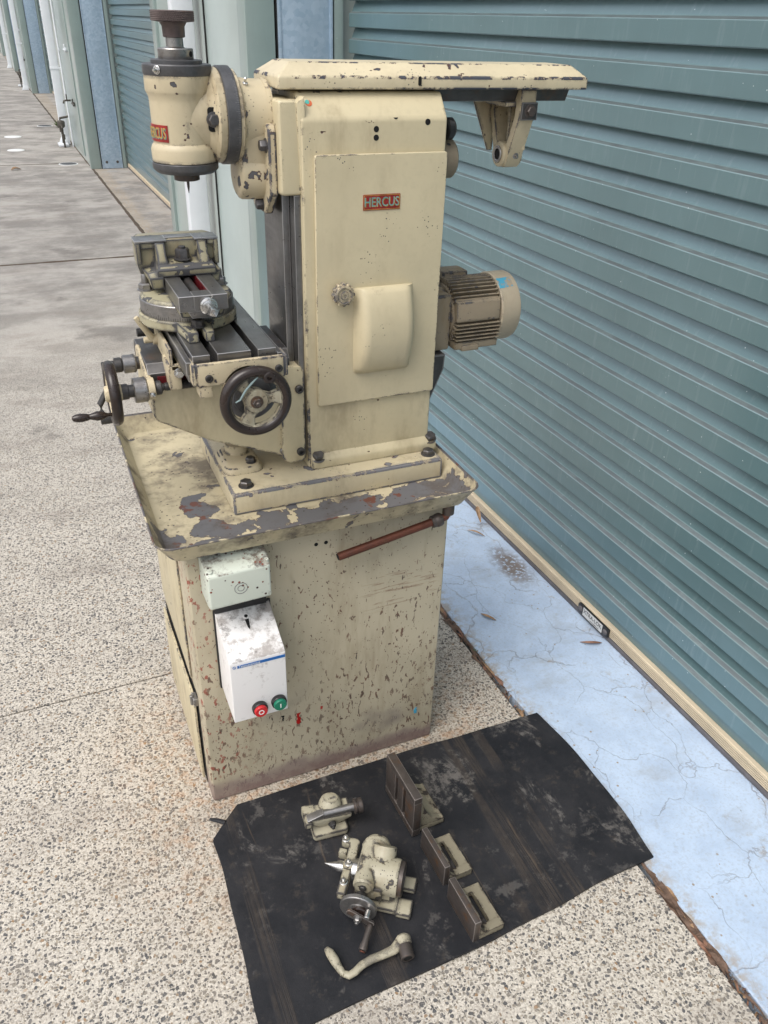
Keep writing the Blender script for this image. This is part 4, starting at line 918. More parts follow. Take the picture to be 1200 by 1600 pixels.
def dial(name, x0, x1, y, z, r, parent):
    m = MB().lathe([(r - .002, 0), (r, .0015), (r, (x1 - x0) - .002), (r - .002, (x1 - x0))], (x0, y, z), (1, 0, 0), 48); dd = m.build(name, 'steel', parent)
    mk = MB()
    for i in range(40):
        T = Matrix.Translation((0, y, z)) @ Matrix.Rotation(2 * math.pi * i / 40, 4, 'X'); mk.box(x1 - (.008 if i % 5 == 0 else .005), x1 - .002, r - .0003, r + .0002, -.0002, .0002, 0, T)
    mk.build('graduation_marks', 'black', dd); return dd
LW = MB(); LX = -.0715; LR = .0495
LW.torus((LX, SY, SZ), (1, 0, 0), LR, .0085, sq=1.15)
hwl = LW.build('cross_feed_handwheel', 'bakelite', mill)
w = MB(); w.lathe([(.013, -.014), (.015, -.010), (.016, .012), (.012, .018)], (LX, SY, SZ), (1, 0, 0), 28)
for i in range(3):
    T = Matrix.Translation((LX, SY, SZ)) @ Matrix.Rotation(R(30 + 120 * i), 4, 'X'); w.box(-.005, .004, -.010, .010, .010, .046, .003, T)
w.ring(circ(SY, SZ, .047, 36), circ(SY, SZ, .040, 36), 'x', LX - .007, LX + .006, .002); w.build('wheel_web', 'cream_worn', hwl)
w = MB(); w.cyl((LX + .012, SY, SZ), (-.030, SY, SZ), .0115); w.cyl((LX + .012, SY, SZ), (-.045, SY, SZ), .014); w.build('wheel_sleeve', 'dark_steel', hwl)
dial('cross_feed_dial', -.036, -.012, SY, SZ, .0225, mill)
# second spindle with crank (elevating)
EY, EZ = .215, 1.002
dd = dial('elevating_dial', -.040, -.016, EY, EZ, .0170, mill)
w = MB(); w.cyl((-.018, EY, EZ), (.0, EY, EZ), .012); w.lathe([(.0125, 0), (.014, .001), (.014, .012), (.012, .014)], (-.055, EY, EZ), (1, 0, 0), 28); w.cyl((-.078, EY, EZ), (-.05, EY, EZ), .009); w.build('elevating_spindle', 'dark_steel', mill)
ck = MB(); ck.tube([(-.070, EY, EZ - .004), (-.073, EY, EZ - .045), (-.083, EY, EZ - .060), (-.0905, EY, EZ - .072), (-.0910, EY, EZ - .092), (-.086, EY, EZ - .104)], [.010, .0075, .0075, .0075, .0080, .0085], 14, flat=.8); ck.cyl((-.095, EY, EZ - .104), (-.074, EY, EZ - .104), .0105)
ck.build('elevating_crank', 'dark_steel', mill)
w = MB(); w.lathe([(.001, -.002), (.0048, .0), (.0072, .006), (.0080, .014), (.0066, .024), (.0050, .0285), (.0062, .033), (.0088, .041), (.0082, .049), (.0055, .055), (.0032, .060), (.0030, .078)], (-.1455, SY + .004, .9455), (1, 0, -.02), 28); w.build('crank_grip', 'bakelite', hwl)

# ---- saddle under the table, clamp lever
s = MB(); s.prism([(.030, 1.0205), (.030, 1.034), (.205, 1.034), (.212, 1.030), (.212, 1.0205)], 'y', .100, .350, .003); s.box(.026, .048, .100, .165, .985, 1.034, .004); s.box(.030, .036, .10, .35, 1.030, 1.062, .002)
sad = s.build('saddle', 'cream_worn', mill)
s = MB().hexb((.044, .0985, 1.018), (0, -1, 0), .0075, .010, True); s.build('saddle_bolt', 'bright', sad)
lv = MB(); lv.cyl((.022, .232, 1.038), (.040, .232, 1.038), .010, seg=24); lv.cyl((.006, .232, 1.038), (.040, .232, 1.038), .006, seg=16); lv.tube([(.022, .230, 1.040), (.013, .226, 1.056), (.003, .224, 1.074), (-.0045, .223, 1.086)], [.0075, .0058, .0062, .0045], 12)
lvo = lv.build('clamp_lever', 'cream_worn', mill)
lv = MB(); lv.cyl((.038, .232, 1.038), (.050, .232, 1.038), .0115, seg=20); lv.cyl((-.002, .262, 1.044), (.03, .262, 1.044), .008, seg=20); lv.build('lever_pivot', 'black', lvo)

# ---- table with T-slots
TZ = 1.0805
tb = MB()
xs = [(.0535, .083), (.0957, .1534), (.1654, .1975)]
tb.prism([(.0450, 1.034), (.0450, 1.050), (.0535, 1.0602), (.1975, 1.0602), (.206, 1.050), (.206, 1.034)], 'y', .010, .446, .001)
tab = tb.build('work_table', 'table_steel', mill)
for a, b in xs: MB().box(a, b, .004, .448, 1.0604, TZ, .0008, seg=1).build('table_land', 'table_steel', tab)
for xa, xb in ((.0835, .0953), (.1539, .1649)): MB().box(xa, xb, .006, .446, 1.0598, 1.0612, 0).build('slot_floor', 'void', tab)
for xa, xb in ((.041, .0515), (.1990, .2085)): MB().box(xa, xb, .002, .450, 1.048, 1.0715, .0015).build('coolant_gutter', 'table_steel', tab)
en = MB(); en.box(.0545, .2075, -.0125, -.002, 1.0315, 1.0705, .003); en.box(.0475, .0555, -.0125, .030, 1.0335, 1.0705, .003); en.box(.2065, .2135, -.0125, .030, 1.0335, 1.0705, .003); en.box(.0545, .2075, -.002, .010, 1.0315, 1.056, 0); en.lathe([(.046, 0), (.046, .010)], (.142, -.0125, 1.014), (0, 1, 0), 48); en.box(.058, .080, -.010, .02, 1.010, 1.033, .003)
eno = en.build('end_bracket', 'cream_worn', mill)
for x in (.075, .196): MB().socket((x, -.0125, 1.0455 if x < .1 else 1.049), (0, -1, 0), .0068, .004).build('bracket_screw', 'dark_steel', eno)
# table handwheel
WX0, WY0, WZ0 = .1420, -.0560, 1.0130
hw = MB().torus((WX0, WY0, WZ0), (0, -1, 0), .0525, .0095, 72, 16, sq=1.1); tw = hw.build('table_handwheel', 'bakelite', mill)
w = MB()
w.ring(circ(WX0, WZ0, .0500, 48), circ(WX0, WZ0, .0425, 48), 'y', WY0 - .006, WY0 + .008, .002)
for i in range(3):
    T = Matrix.Translation((WX0, WY0 + .004, WZ0)) @ Matrix.Rotation(R(-35 + 120 * i), 4, 'Y')
    w.loft([[(-.0155, -.004, .012), (.0155, -.004, .012), (.0155, .006, .012), (-.0155, .006, .012)], [(-.0090, -.005, .026), (.0090, -.005, .026), (.0090, .005, .026), (-.0090, .005, .026)], [(-.0150, -.009, .0445), (.0150, -.009, .0445), (.0150, .003, .0445), (-.0150, .003, .0445)]], .002, T)
w.lathe([(.018, -.018), (.020, -.012), (.0215, .002), (.019, .006), (.0105, .0065)], (WX0, WY0 + .002, WZ0), (0, -1, 0), 40); w.build('wheel_web', 'old', tw)
w = MB().hexb((WX0, WY0 - .0040, WZ0), (0, -1, 0), .0088, .008, True, .006); w.build('wheel_nut', 'brown_steel', tw)
w = MB().lathe([(.0105, 0), (.0105, .0105), (.0085, .012), (.0045, .012), (.0045, .006), (1e-5, .006)], (WX0 + .0225, WY0 + .001, WZ0 + .0425), (0, -1, 0), 24); w.build('grip_hole_boss', 'bakelite', tw)
w = MB().tube([(WX0 - .036, WY0 - .0045, WZ0 + .004), (WX0 - .028, WY0 - .0050, WZ0 + .008), (WX0 - .018, WY0 - .0055, WZ0 + .024), (WX0 - .006, WY0 - .0055, WZ0 + .036), (WX0 + .004, WY0 - .005, WZ0 + .0445)], [.0012, .0018, .0018, .0018, .0012], 8); w.build('paint_drip', 'pale_drip', tw)
w = MB().lathe([(.043, 0), (.045, .002), (.045, .012), (.040, .014), (.034, .016), (.033, .022)], (WX0, -.014, WZ0), (0, -1, 0), 56); tdl = w.build('table_feed_dial', 'ring_steel', mill)

# ---- electrical boxes on the cabinet front
u = MB(); u.loft([[(.0255, -.001, .606), (.150, -.001, .610), (.150, -.001, .703), (.0255, -.001, .700)], [(.0265, -.052, .606), (.1485, -.052, .610), (.1485, -.052, .697), (.0265, -.052, .694)], [(.0275, -.072, .610), (.1465, -.072, .614), (.1465, -.072, .6875), (.0275, -.072, .684)]], .005, seg=3)
ub = u.build('terminal_box', 'terminal', mill)
for r in (.0125, .0065): MB().ring(circ(.088, .6475, r, 28), circ(.088, .6475, r - .0007, 28), 'y', -.0727, -.0718, 0).build('knockout_ring', 'seal', ub)
for x, z in ((.0345, .6915), (.1415, .694)): MB().lathe([(.0042, 0), (.0042, .0025), (.002, .003), (.0018, .0015), (1e-5, .0015)], (x, -.062, z - .001), (0, -.5, .86), 16).build('lid_screw', 'terminal', ub)
q = MB().box(.055, .118, -.0155, -.001, .700, .7085, .002); q.build('mounting_lug', 'terminal', ub)
q = MB().box(.045, .150, -.012, -.002, .5525, .6075, .001); q.build('cable_entry', 'black', ub)
SB = MB(); SB.prism([(-.001, .5520), (-.008, .5520), (-.1105, .506), (-.1125, .502), (-.1125, .3485), (-.001, .3535)], 'x', .0455, .1570, .003, seg=3)
sb = SB.build('starter_box', 'starter', mill)
q = MB().box(.0420, .1600, -.0065, -.0008, .3500, .5555, .002); q.build('back_plate', 'black', sb)
q = MB(); sl = Vector((0, -.1025, -.046)).normalized(); sn = Vector((0, -.41, .912)).normalized()
q.lathe([(.0062, 0), (.0058, .0025), (.0040, .0025), (.0036, -.004), (1e-5, -.004)], (.1025, -.0285, .5435), sn, 20); sbp = q.build('screw_well', 'starter', sb)
q = MB(); q.lathe([(.0038, 0), (1e-5, 0)], (.1025, -.0285, .5450), sn, 18, caps=False); q.prism([(.0985, 0), (.1065, 0), (.1045, .018), (.1030, .024), (.1000, .018)], 'z', 0, .0004, 0, frame((0, -.034, .5405), (1, 0, 0), sn) @ Matrix.Rotation(math.pi, 4, 'X') @ Matrix.Translation((0, 0, -.0006))); q.build('soot_mark', 'void', sb)
q = MB().box(.0600, .1555, -.1131, -.1124, .4900, .4965, 0); q.build('brand_strip', 'blue', sb)
q = MB(); text_mb(q, 'Telemecanique', .0070, frame((.0840, -.1133, .4934), (1, 0, 0), (0, -1, 0)), .0001); q.build('strip_lettering', 'letter_white', sb, smooth=False)
q = MB(); q.ring(circ(.0540, .4934, .0034, 20), circ(.0540, .4934, .0028, 20), 'y', -.1130, -.1124, 0); text_mb(q, 'Te', .0040, frame((.0540, -.1129, .4934), (1, 0, 0), (0, -1, 0)), .0001); q.build('brand_mark', 'blue', sb, smooth=False)
for x, z, mt, sym in ((.0975, .3755, 'red', 'O'), (.1375, .3790, 'green', 'I')):
    q = MB().lathe([(.0155, 0), (.0158, .002), (.0158, .009), (.0148, .0105), (.0138, .0108)], (x, -.1122, z), (0, -1, 0), 40); bz = q.build('button_bezel', 'black', sb)
    q = MB().lathe([(.0134, .006), (.0134, .0155), (.0122, .0170), (1e-5, .0172)], (x, -.1122, z), (0, -1, 0), 40); q.build('push_button', mt, bz)
    q = MB()
    if sym == 'O': q.ring(circ(x, z, .0058, 28), circ(x, z, .0040, 28), 'y', -.1299, -.1292, 0)
    else: q.box(x - .0010, x + .0010, -.1299, -.1292, z - .0048, z + .0048, 0)
    q.build('button_symbol', 'letter_white', bz, smooth=False)

# ================================================================== MACHINE VICE on the table
VX, VY = .0900, .2100
M['vice_paint'] = painted('worn_vice_paint', (.38, .35, .235), .80, 1.3, .8, seed=9.3, primer=(.10, .09, .07), dark=(.07, .07, .073), chipscale=34, rough=.4, speck=.3)
M['vice_jaw'] = painted('bare_worn_jaw', (.31, .285, .19), 1.2, 1.6, .9, seed=11.3, primer=(.08, .07, .055), dark=(.07, .07, .073), chipscale=30, rough=.36, speck=.3)
vice = thing('machine_vice', (VX, VY, TZ), 'swivel-base machine vice with worn grey jaws clamped on the slotted table', 'vice')
m = MB(); m.lathe([(.0865, .0006), (.0885, .003), (.0885, .0165), (.0860, .0190)], (VX, VY, TZ), (0, 0, 1), 72)
for xa, xb in ((.0625, .0795), (.0915, .1065)):
    m.loft([[(xa, .066, TZ + .0006), (xb, .066, TZ + .0006), (xb + (.012 if xa > .08 else 0), .150, TZ + .0006), (xa - (.012 if xa < .08 else 0), .150, TZ + .0006)], [(xa, .067, TZ + .0175), (xb, .067, TZ + .0175), (xb + (.012 if xa > .08 else 0), .150, TZ + .0190), (xa - (.012 if xa < .08 else 0), .150, TZ + .0190)]], .002)
    m.box(xa, xb, .27, .352, TZ + .0006, TZ + .0180, .003)
sbs = m.build('swivel_base', 'vice_paint', vice)
m = MB().hexb((.0855, .100, TZ + .0185), (0, 0, 1), .0105, .012, True); m.build('clamp_nut', 'bolt', sbs)
m = MB(); m.lathe([(.0835, .0185), (.0845, .020), (.0845, .0435), (.0830, .0450)], (VX, VY, TZ), (0, 0, 1), 80); gr = m.build('graduated_ring', 'steel', vice)
mk = MB()
for i in range(0, 120, 2):
    a = R(180 + i * 1.4); T = Matrix.Translation((VX, VY, TZ)) @ Matrix.Rotation(a, 4, 'Z'); mk.box(.0843, .0847, -.0003, .0003, .0195, .0195 + (.008 if i % 10 == 0 else .005), 0, T)
mk.build('graduation_marks', 'black', gr)
m = MB(); m.lathe([(.0828, .0440), (.0815, .0480), (.0780, .0510), (1e-5, .0512)], (VX, VY, TZ), (0, 0, 1), 72)
m.loft([[(.058, .090, 1.118), (.130, .090, 1.118), (.138, .32, 1.118), (.05, .32, 1.118)], [(.054, .085, 1.1335), (.134, .085, 1.1335), (.135, .32, 1.1335), (.052, .32, 1.1335)]], .003)
m.build('vice_body', 'vice_paint', vice)
for hx, hy, zz in ((.022, .236, 1.1315), (.158, .236, 1.1315)):
    m = MB(); m.hexb((hx, hy, zz), (0, 0, 1), .0125, .013, True, .016); m.build('swivel_nut', 'steel', vice)
m = MB(); m.box(.0520, .0785, .073, .335, 1.1335, 1.1600, .0010, seg=1); m.box(.1085, .1360, .073, .335, 1.1335, 1.1600, .0010, seg=1); m.box(.0780, .1090, .0732, .106, 1.1333, 1.1598, .0010, seg=1); m.prism([(.066, 1.1335), (.073, 1.121), (.115, 1.121), (.122, 1.1335)], 'y', .0745, .11, .001)
sl_ = m.build('slide_bed', 'table_steel', vice)
MB().box(.1068, .1084, .107, .30, 1.134, 1.1585, 0).build('slot_wall', 'red_inner', sl_)
MB().box(.0788, .1082, .107, .30, 1.1335, 1.1345, 0).build('slot_floor', 'void', sl_)
m = MB(); m.cyl((.0930, .300, 1.1490), (.0930, .104, 1.1490), .0078); m.build('lead_screw', 'dark_steel', vice)
m = MB(); m.lathe([(.0150, 0), (.0155, .002), (.0150, .007), (.0125, .0085), (.0118, .012), (.0090, .0135)], (.1010, .0732, 1.1425), (0, -1, 0), 36)
T = Matrix.Translation((.1010, .0600, 1.1425)) @ Matrix.Rotation(R(20), 4, 'Y'); m.box(-.0063, .0063, -.032, .002, -.0063, .0063, .0012, T); m.build('screw_end', 'bright', vice)
# moving jaw: a recessed casting, with a cap nut
m = MB(); JA, JB = .0125, .1590
m.loft([[(JA + .006, .238, 1.1545), (JB - .003, .238, 1.1545), (JB - .003, .266, 1.1545), (JA + .006, .266, 1.1545)], [(JA, .236, 1.178), (JB, .236, 1.178), (JB, .266, 1.178), (JA, .266, 1.178)], [(JA - .001, .236, 1.2165), (JB, .236, 1.2165), (JB, .266, 1.2165), (JA - .001, .266, 1.2165)]], .0015)
m.loft([[(.040, .198, 1.1606), (.148, .198, 1.1606), (.148, .240, 1.1606), (.040, .240, 1.1606)], [(.041, .196, 1.1740), (.147, .196, 1.1740), (.147, .240, 1.1740), (.041, .240, 1.1740)], [(.046, .2025, 1.1810), (.142, .2025, 1.1810), (.142, .240, 1.1860), (.046, .240, 1.1860)]], .003)
for xa in (.044, .119): m.loft([[(xa, .203, 1.176), (xa + .020, .203, 1.176), (xa + .020, .238, 1.176), (xa, .238, 1.176)], [(xa + .002, .214, 1.196), (xa + .018, .214, 1.196), (xa + .018, .238, 1.196), (xa + .002, .238, 1.196)], [(xa + .001, .226, 1.2155), (xa + .019, .226, 1.2155), (xa + .019, .238, 1.2155), (xa + .001, .238, 1.2155)]], .003)
m.loft([[(.030, .200, 1.1400), (.0505, .200, 1.1400), (.0505, .262, 1.1400), (.030, .262, 1.1400)], [(.026, .197, 1.1600), (.051, .197, 1.1600), (.051, .262, 1.1600), (.020, .262, 1.1600)], [(.024, .206, 1.1680), (.051, .202, 1.1745), (.051, .262, 1.1745), (.016, .262, 1.1720)]], .002)
m.loft([[(.1372, .202, 1.146), (.152, .202, 1.146), (.154, .262, 1.146), (.1372, .262, 1.146)], [(.1372, .199, 1.166), (.156, .203, 1.166), (.157, .262, 1.172), (.1372, .262, 1.172)]], .002)
m.box(JA + .004, .046, .2300, .2365, 1.2050, 1.2160, .0015); m.box(JA - .0005, .0195, .2255, .2365, 1.1790, 1.2160, .0015); m.box(.139, JB - .0005, .2290, .2365, 1.2070, 1.2160, .0015); m.box(.151, JB + .0005, .2270, .2365, 1.1720, 1.2160, .0015)
jw = m.build('moving_jaw', 'vice_jaw', vice)
m = MB(); m.box(JA - .002, .0665, .2270, .2685, 1.2163, 1.2195, .001); m.box(.1165, JB + .001, .2270, .2685, 1.2163, 1.2195, .001); m.box(.0660, .1170, .2480, .2683, 1.2163, 1.2194, .001); m.build('jaw_top', 'steel', jw)
m = MB(); m.hexb((.0920, .2225, 1.1855), (0, 0, 1), .0130, .0190, True, .004); m.build('jaw_nut', 'bolt', jw)
m = MB(); m.loft([[(.020, .270, 1.1545), (.152, .270, 1.1545), (.152, .330, 1.1545), (.020, .330, 1.1545)], [(JA, .270, 1.2185), (JB, .270, 1.2185), (JB - .012, .296, 1.2185), (JA + .012, .296, 1.2185)]], .003); m.build('fixed_jaw', 'vice_jaw', vice)

# ================================================================== RUBBER MAT
MO = Vector((.42, -.29, 0))
NU, NV = 90, 56; m = MB(); top = []
def mat_pt(u, v):
    xl = -.030 + .006 * math.sin(v * 5) ; xr = .863 + .012 * math.sin(math.pi * v) - .010 * (1 - v) ** 4
    yt = -.0335 + .008 * math.sin(u * math.pi) - .010 * u; yb = -.556 + .048 * u ** 1.2 + .004 * math.sin(u * 9)
    x = xl + (xr - xl) * u; y = yt + (yb - yt) * v
    x += .003 * mnoise.noise((y * 9, 3, 0)) * (1 if u in (0, 1) else 0); y += .003 * mnoise.noise((x * 9, 7, 0)) * (1 if v in (0, 1) else 0)
    # torn top left corner
    k = (.0 + (x + .032) / .075 + (-.036 - y) / .075)
    if k < 1: x += (1 - k) * .037; y -= (1 - k) * .037
    z = .0065 + .0028 * (mnoise.noise((x * 4, y * 4, 1)) + .5) + .0012 * mnoise.noise((x * 14, y * 14, 5))
    z += .006 * math.exp(-((1 - u) * 14) ** 2) * (1 - v) + .004 * math.exp(-(u * 16) ** 2) * (.3 + v)
    return Vector((x, y, z))
G = [[mat_pt(i / NU, j / NV) for j in range(NV + 1)] for i in range(NU + 1)]
def vid(i, j, k): return (i * (NV + 1) + j) * 2 + k
for i in range(NU + 1):
    for j in range(NV + 1): m.v += [G[i][j], Vector((G[i][j].x, G[i][j].y, max(.0012, G[i][j].z - .0055)))]
for i in range(NU):
    for j in range(NV):
        m.f.append([vid(i, j, 0), vid(i, j + 1, 0), vid(i + 1, j + 1, 0), vid(i + 1, j, 0)]); m.f.append([vid(i, j, 1), vid(i + 1, j, 1), vid(i + 1, j + 1, 1), vid(i, j + 1, 1)])
for i in range(NU): m.f.append([vid(i, 0, 0), vid(i + 1, 0, 0), vid(i + 1, 0, 1), vid(i, 0, 1)]); m.f.append([vid(i + 1, NV, 0), vid(i, NV, 0), vid(i, NV, 1), vid(i + 1, NV, 1)])
for j in range(NV): m.f.append([vid(0, j + 1, 0), vid(0, j, 0), vid(0, j, 1), vid(0, j + 1, 1)]); m.f.append([vid(NU, j, 0), vid(NU, j + 1, 0), vid(NU, j + 1, 1), vid(NU, j, 1)])
m.mi = [0] * len(m.f)
mato = m.build('rubber_mat', 'rubber', off=MO); mato.location = MO
tag(mato, 'black worn rubber mat lying on the concrete in front of the cabinet', 'mat')
m = MB().tube([(.010, -.070, .009), (-.004, -.060, .010), (-.020, -.048, .008)], [.006, .0055, .0035], 10, flat=.6); m.build('torn_flap', 'rubber', mato, off=MO)

# ================================================================== ACCESSORIES ON THE MAT
def local(ox, oy, ang, z=.0098): return Matrix.Translation((ox, oy, z)) @ Matrix.Rotation(R(ang), 4, 'Z')
def lt(name, label, cat, ox, oy, ang, group=None, z=.0098):
    t = thing(name, (ox, oy, z), label, cat, group, local=True, rotz=R(ang)); return t
# dividing head
dh = lt('dividing_head', 'cream dividing head with bright pointed centre, dial and crank on the mat', 'dividing head', .2543, -.3477, -35)
m = MB(); m.box(-.034, .062, -.046, .040, 0, .013, .003); m.box(.058, .090, -.050, -.012, 0, .013, .003); m.box(.058, .090, .008, .040, 0, .013, .003); m.box(-.026, .050, -.028, .030, .010, .05, .008); m.build('base_plate', 'old', dh)
m = MB(); m.lathe([(.030, -.030), (.034, -.027), (.0355, .0), (.0375, .050), (.0365, .056)], (0, 0, .056), (1, 0, 0), 48)
m.lathe([(.018, -.046), (.0215, -.042), (.0215, .045), (.0235, .050)], (-.010, 0, .070), (0, 1, 0), 40); m.lathe([(.024, 0), (.0265, .012), (.024, .05)], (.018, .006, .058), (0, .75, .66), 36)
m.box(-.030, .028, -.040, -.020, .025, .062, .006); m.build('head_body', 'old', dh)
m = MB(); m.lathe([(.026, 0), (.0290, .002), (.0290, .012), (.027, .014), (.024, .020), (.019, .0215), (1e-5, .022)], (-.002, .048, .066), (0, 1, 0), 40); m.cyl((-.002, .068, .066), (-.002, .076, .066), .006); m.build('worm_cap', 'old', dh)
m = MB(); m.lathe([(.0335, 0), (.0345, .001), (.0345, .009), (.033, .010), (.026, .0105), (.024, .006), (.012, .006), (.010, .003), (1e-5, .003)], (.056, 0, .056), (1, 0, 0), 44); m.build('spindle_disc', 'brown_steel', dh)
m = MB(); m.cyl((-.042, 0, .056), (-.028, 0, .056), .022); m.build('spindle_nose', 'bright', dh)
m = MB(); m.box(-.060, -.042, -.066, .020, .046, .066, .003); m.prism(rrect(-.062, -.040, -.012, .012, .006), 'z', .044, .070, .002); m.prism([(-.060, .014), (-.040, .014), (-.040, .060), (-.046, .066), (-.075, .066), (-.079, .062), (-.079, .052), (-.060, .050)], 'z', .046, .066, .003); m.box(-.079, -.062, .024, .036, .046, .066, .002)
dv = m.build('driver_yoke', 'old', dh)
for x, y, rr in ((-.051, .001, .0065), (-.051, -.040, .0065), (-.071, .058, .0065)): MB().hexb((x, y, .066 if y < 0 or y > .05 else .070), (0, 0, 1), rr, .009, True, .004).build('yoke_bolt', 'bright', dv)
m = MB(); m.lathe([(.011, 0), (.0115, .010), (.0004, .044)], (-.058, 0, .056), (-1, 0, 0), 32); m.build('centre_point', 'bright', dh)
m = MB().hexb((-.010, -.0465, .070), (0, -1, .2), .0062, .005, True); m.build('plug_screw', 'dark_steel', dh)
DX = -.012
m = MB(); m.cyl((DX, -.085, .048), (DX, -.030, .048), .011); m.build('worm_shaft', 'dark_steel', dh)
m = MB().lathe([(.0355, 0), (.0375, .0015), (.0375, .0085), (.0360, .010), (.018, .0102), (.014, .013), (.010, .0135)], (DX, -.070, .048), (0, -1, 0), 56); dl = m.build('index_plate', 'steel', dh)
m = MB(); m.lathe([(.0155, 0), (.0155, .006), (.013, .008)], (DX + .004, -.0795, .048), (0, -1, 0), 32); m.build('index_hub', 'bakelite', dl)
m = MB(); T = Matrix.Translation((DX + .004, -.094, .048)) @ Matrix.Rotation(R(28), 4, 'Y'); m.prism(rrect(-.026, .036, -.0075, .0075, .006), 'y', -.0025, .0025, .001, T); cr = m.build('index_crank', 'brown_steel', dh)
m = MB().hexb((DX + .004, -.0965, .048), (0, -1, 0), .0070, .009, True, .005); m.build('crank_nut', 'steel', cr)
m = MB(); m.lathe([(.0045, 0), (.0062, .004), (.0062, .030), (.0085, .042), (.0080, .048), (1e-5, .049)], (DX + .030, -.096, .034), (-.12, -.97, -.33), 28); m.build('crank_grip', 'brown_steel', cr)
MB().lathe([(.006, 0), (.0055, .0012), (1e-5, .0013)], (DX + .0245, -.1432, .0178), (-.12, -.97, -.33), 20).build('grip_end', 'copper', cr)
m = MB().cyl((DX + .022, -.082, .056), (DX + .022, -.100, .056), .0055); m.build('index_pin', 'bright', cr)
# tailstock
ts = lt('tailstock', 'small cream tailstock with dark steel barrel at the mat edge near the cabinet', 'tailstock', .2225, -.165, -6)
m = MB(); m.prism(rrect(-.040, .040, -.034, .026, .008), 'z', 0, .016, .003); m.build('base_plate', 'old', ts)
m = MB(); m.loft([[(-.022, -.012, .015), (.024, -.012, .015), (.024, .024, .015), (-.022, .024, .015)], [(-.046, -.020, .040), (.050, -.022, .040), (.050, .022, .040), (-.046, .022, .040)], [(-.046, -.018, .056), (.050, -.022, .052), (.050, .022, .056), (-.046, .020, .056)]], .004); m.box(-.056, -.026, .000, .024, .030, .056, .004); m.box(-.056, -.040, -.024, .004, .034, .050, .003)
m.lathe([(.022, 0), (.026, .004), (.022, .016), (.016, .022), (.006, .024)], (.008, .012, .052), (.1, .1, 1), 32); tsb = m.build('tailstock_body', 'old', ts)
m = MB(); m.cyl((-.014, -.011, .058), (.060, -.011, .058), .0088); m.loft([[(-.014, -.020, .050), (-.014, -.003, .050), (-.014, -.003, .067), (-.014, -.020, .067)], [(-.050, -.021, .052), (-.050, -.001, .052), (-.050, -.001, .055), (-.050, -.021, .055)]], .001); m.build('barrel', 'steel', ts)
m = MB(); m.lathe([(.012, 0), (.0165, .001), (.0165, .005), (.013, .006), (.013, .009), (.0165, .010), (.0165, .018), (.015, .020), (1e-5, .020)], (.056, -.011, .058), (1, 0, 0), 36); m.build('barrel_knob', 'brown_steel', ts)
m = MB().hexb((.004, -.024, .036), (0, -1, -.1), .0075, .009, True, .005); m.build('clamp_screw', 'dark_steel', ts)
MB().box(.004, .022, .006, .012, .073, .0765, .001, Matrix.Rotation(R(8), 4, 'Z')).build('scale_plate', 'bright', tsb)
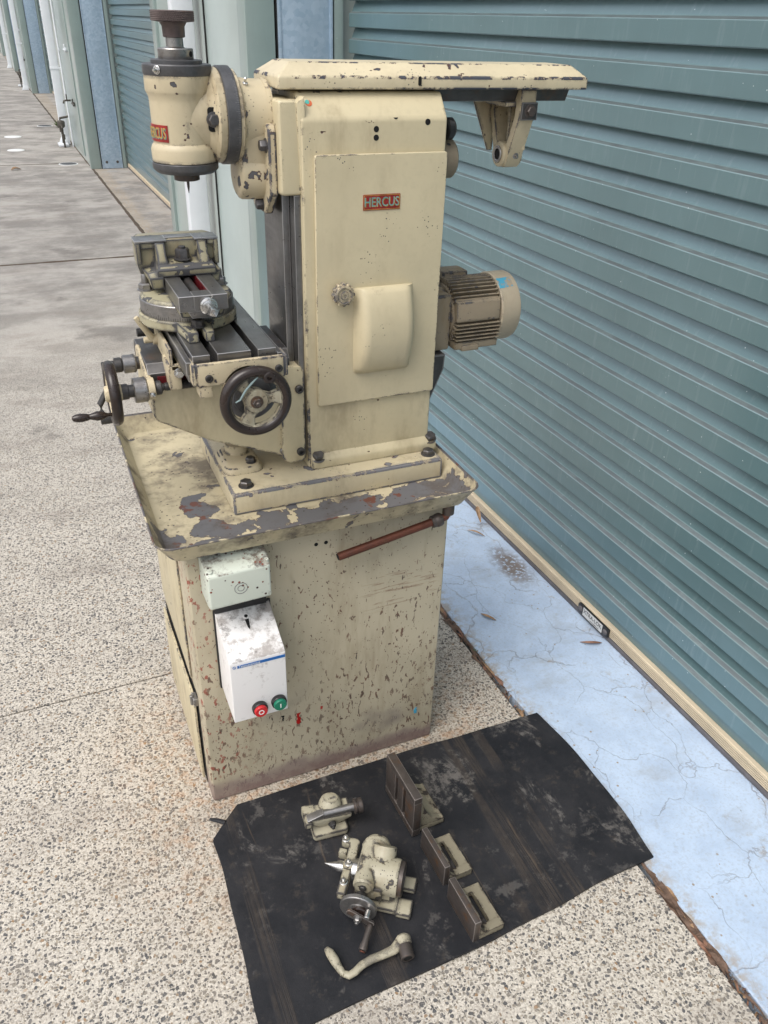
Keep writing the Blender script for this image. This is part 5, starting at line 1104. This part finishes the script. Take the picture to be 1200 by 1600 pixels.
# angle brackets
def slotted(m, x0, x1, y0, y1, z0, z1, w, T=None):
    xc = (x0 + x1) / 2; k = 6
    out = rrect(x0, x1, y0, y1, .002, k); inn = rrect(xc - w / 2, xc + w / 2, y0 + .018, y1 - .014, w * .49, k); m.ring(out, inn, 'z', z0, z1, .001, T)
def bracket(label, ox, oy, L, H, foot, th, big=False, ang=0):
    t = lt('angle_bracket', label, 'bracket', ox, oy, ang, 'steel angle brackets in a row on the mat')
    m = MB()
    if big:   # two open slots through the upright
        ys = [0, .30, .40, .58, .68, 1.0]
        m.box(0, th, 0, L, 0, H * .16, .0012); m.box(0, th, 0, L, H * .86, H, .0012)
        for a, b in ((0, .30), (.39, .57), (.66, 1.0)): m.box(.0004, th - .0004, L * a, L * b, H * .155, H * .865, .0008)
        m.box(th * .5, th - .001, L * .29, L * .67, H * .15, H * .87, 0)
    else:
        m.box(0, th, 0, L, 0, H, .0012)
    up = m.build('face_plate', 'brown_steel', t)
    f = MB(); fx0 = th - .001
    if big:
        f.loft([[(fx0, .006, 0), (foot, .006, 0), (foot, L * .80, 0), (fx0, L * .80, 0)], [(fx0, .006, .018), (foot, .006, .016), (foot, L * .80, .016), (fx0, L * .80, .018)]], .002)
        for ya, yb in ((.006, .022), (L * .80 - .016, L * .80)): f.prism([(fx0, .016), (foot - .006, .015), (foot - .03, .030), (th + .014, H * .52), (fx0, H * .93)], 'y', ya, yb, .002)
        f.prism([(th + .010, H * .30), (foot - .008, .014), (foot - .016, .012), (th + .002, H * .22)], 'y', .020, L * .80 - .014, .001)
    else:
        slotted(f, fx0, foot, .0, L * .96, 0, .015, .0125)
        f.box(fx0, foot, .0, .018, .014, .0165, .001)
        for ya, yb in ((.0, .014), (L * .96 - .016, L * .96)): f.prism([(fx0, .014), (th + .024, .014), (th + .010, .022), (fx0, H * .62)], 'y', ya, yb, .002)
    f.build('slotted_foot', 'angle_paint', t)
    return t
bracket('largest steel angle bracket, two slots cut through its upright plate', .386, -.264, .140, .122, .084, .020, True, 2)
bracket('middle one of three steel angle brackets, slotted foot towards the roller door', .3965, -.397, .104, .060, .070, .013, False, 2)
bracket('steel angle bracket nearest the mat front edge, slotted cream foot', .3955, -.529, .106, .062, .072, .0145, False, 2)
# loose crank handle
ch = lt('crank_handle', 'loose cream crank handle with steel socket at the front of the mat', 'crank handle', .20, -.49, 0, z=.0095)
O = Vector((.20, -.49, .0))
pts = [(.1213, -.4366, .011), (.1245, -.4480, .013), (.1281, -.4650, .013), (.1310, -.4800, .012), (.1350, -.4945, .010)]
m = MB(); m.tube([Vector(p) - O for p in pts], [.0050, .0088, .0092, .0075, .0062], 16, flat=.9)
arm = [(.1345, -.4930, .010), (.1440, -.5010, .0105), (.1560, -.5000, .012), (.1720, -.4940, .014), (.1931, -.4915, .016), (.2150, -.4930, .018), (.2380, -.4930, .020), (.2560, -.4870, .021), (.2640, -.4820, .022)]
m.tube([Vector(p) - O for p in arm], [.0065, .0075, .0075, .0078, .0082, .0085, .0095, .0125, .0135], 16, flat=.75)
m.lathe([(.010, -.004), (.0150, 0), (.0155, .012), (.0135, .015)], Vector((.2645, -.4790, .024)) - O, (-.15, -.97, -.12), 32); m.build('crank_arm', 'old', ch)
m = MB(); m.lathe([(.0128, 0), (.0133, .001), (.0133, .026), (.0122, .0275), (.0085, .0275)], Vector((.2625, -.4915, .0225)) - O, (-.15, -.97, -.12), 36, caps=False); m.build('socket', 'brown_steel', ch)
m = MB(); dd_ = Vector((-.15, -.97, -.12)).normalized(); m.lathe([(.0090, 0), (1e-5, 0)], Vector((.2625, -.4915, .0225)) - O + dd_ * .0262, dd_, 24, caps=False); m.build('socket_bore', 'void', ch)
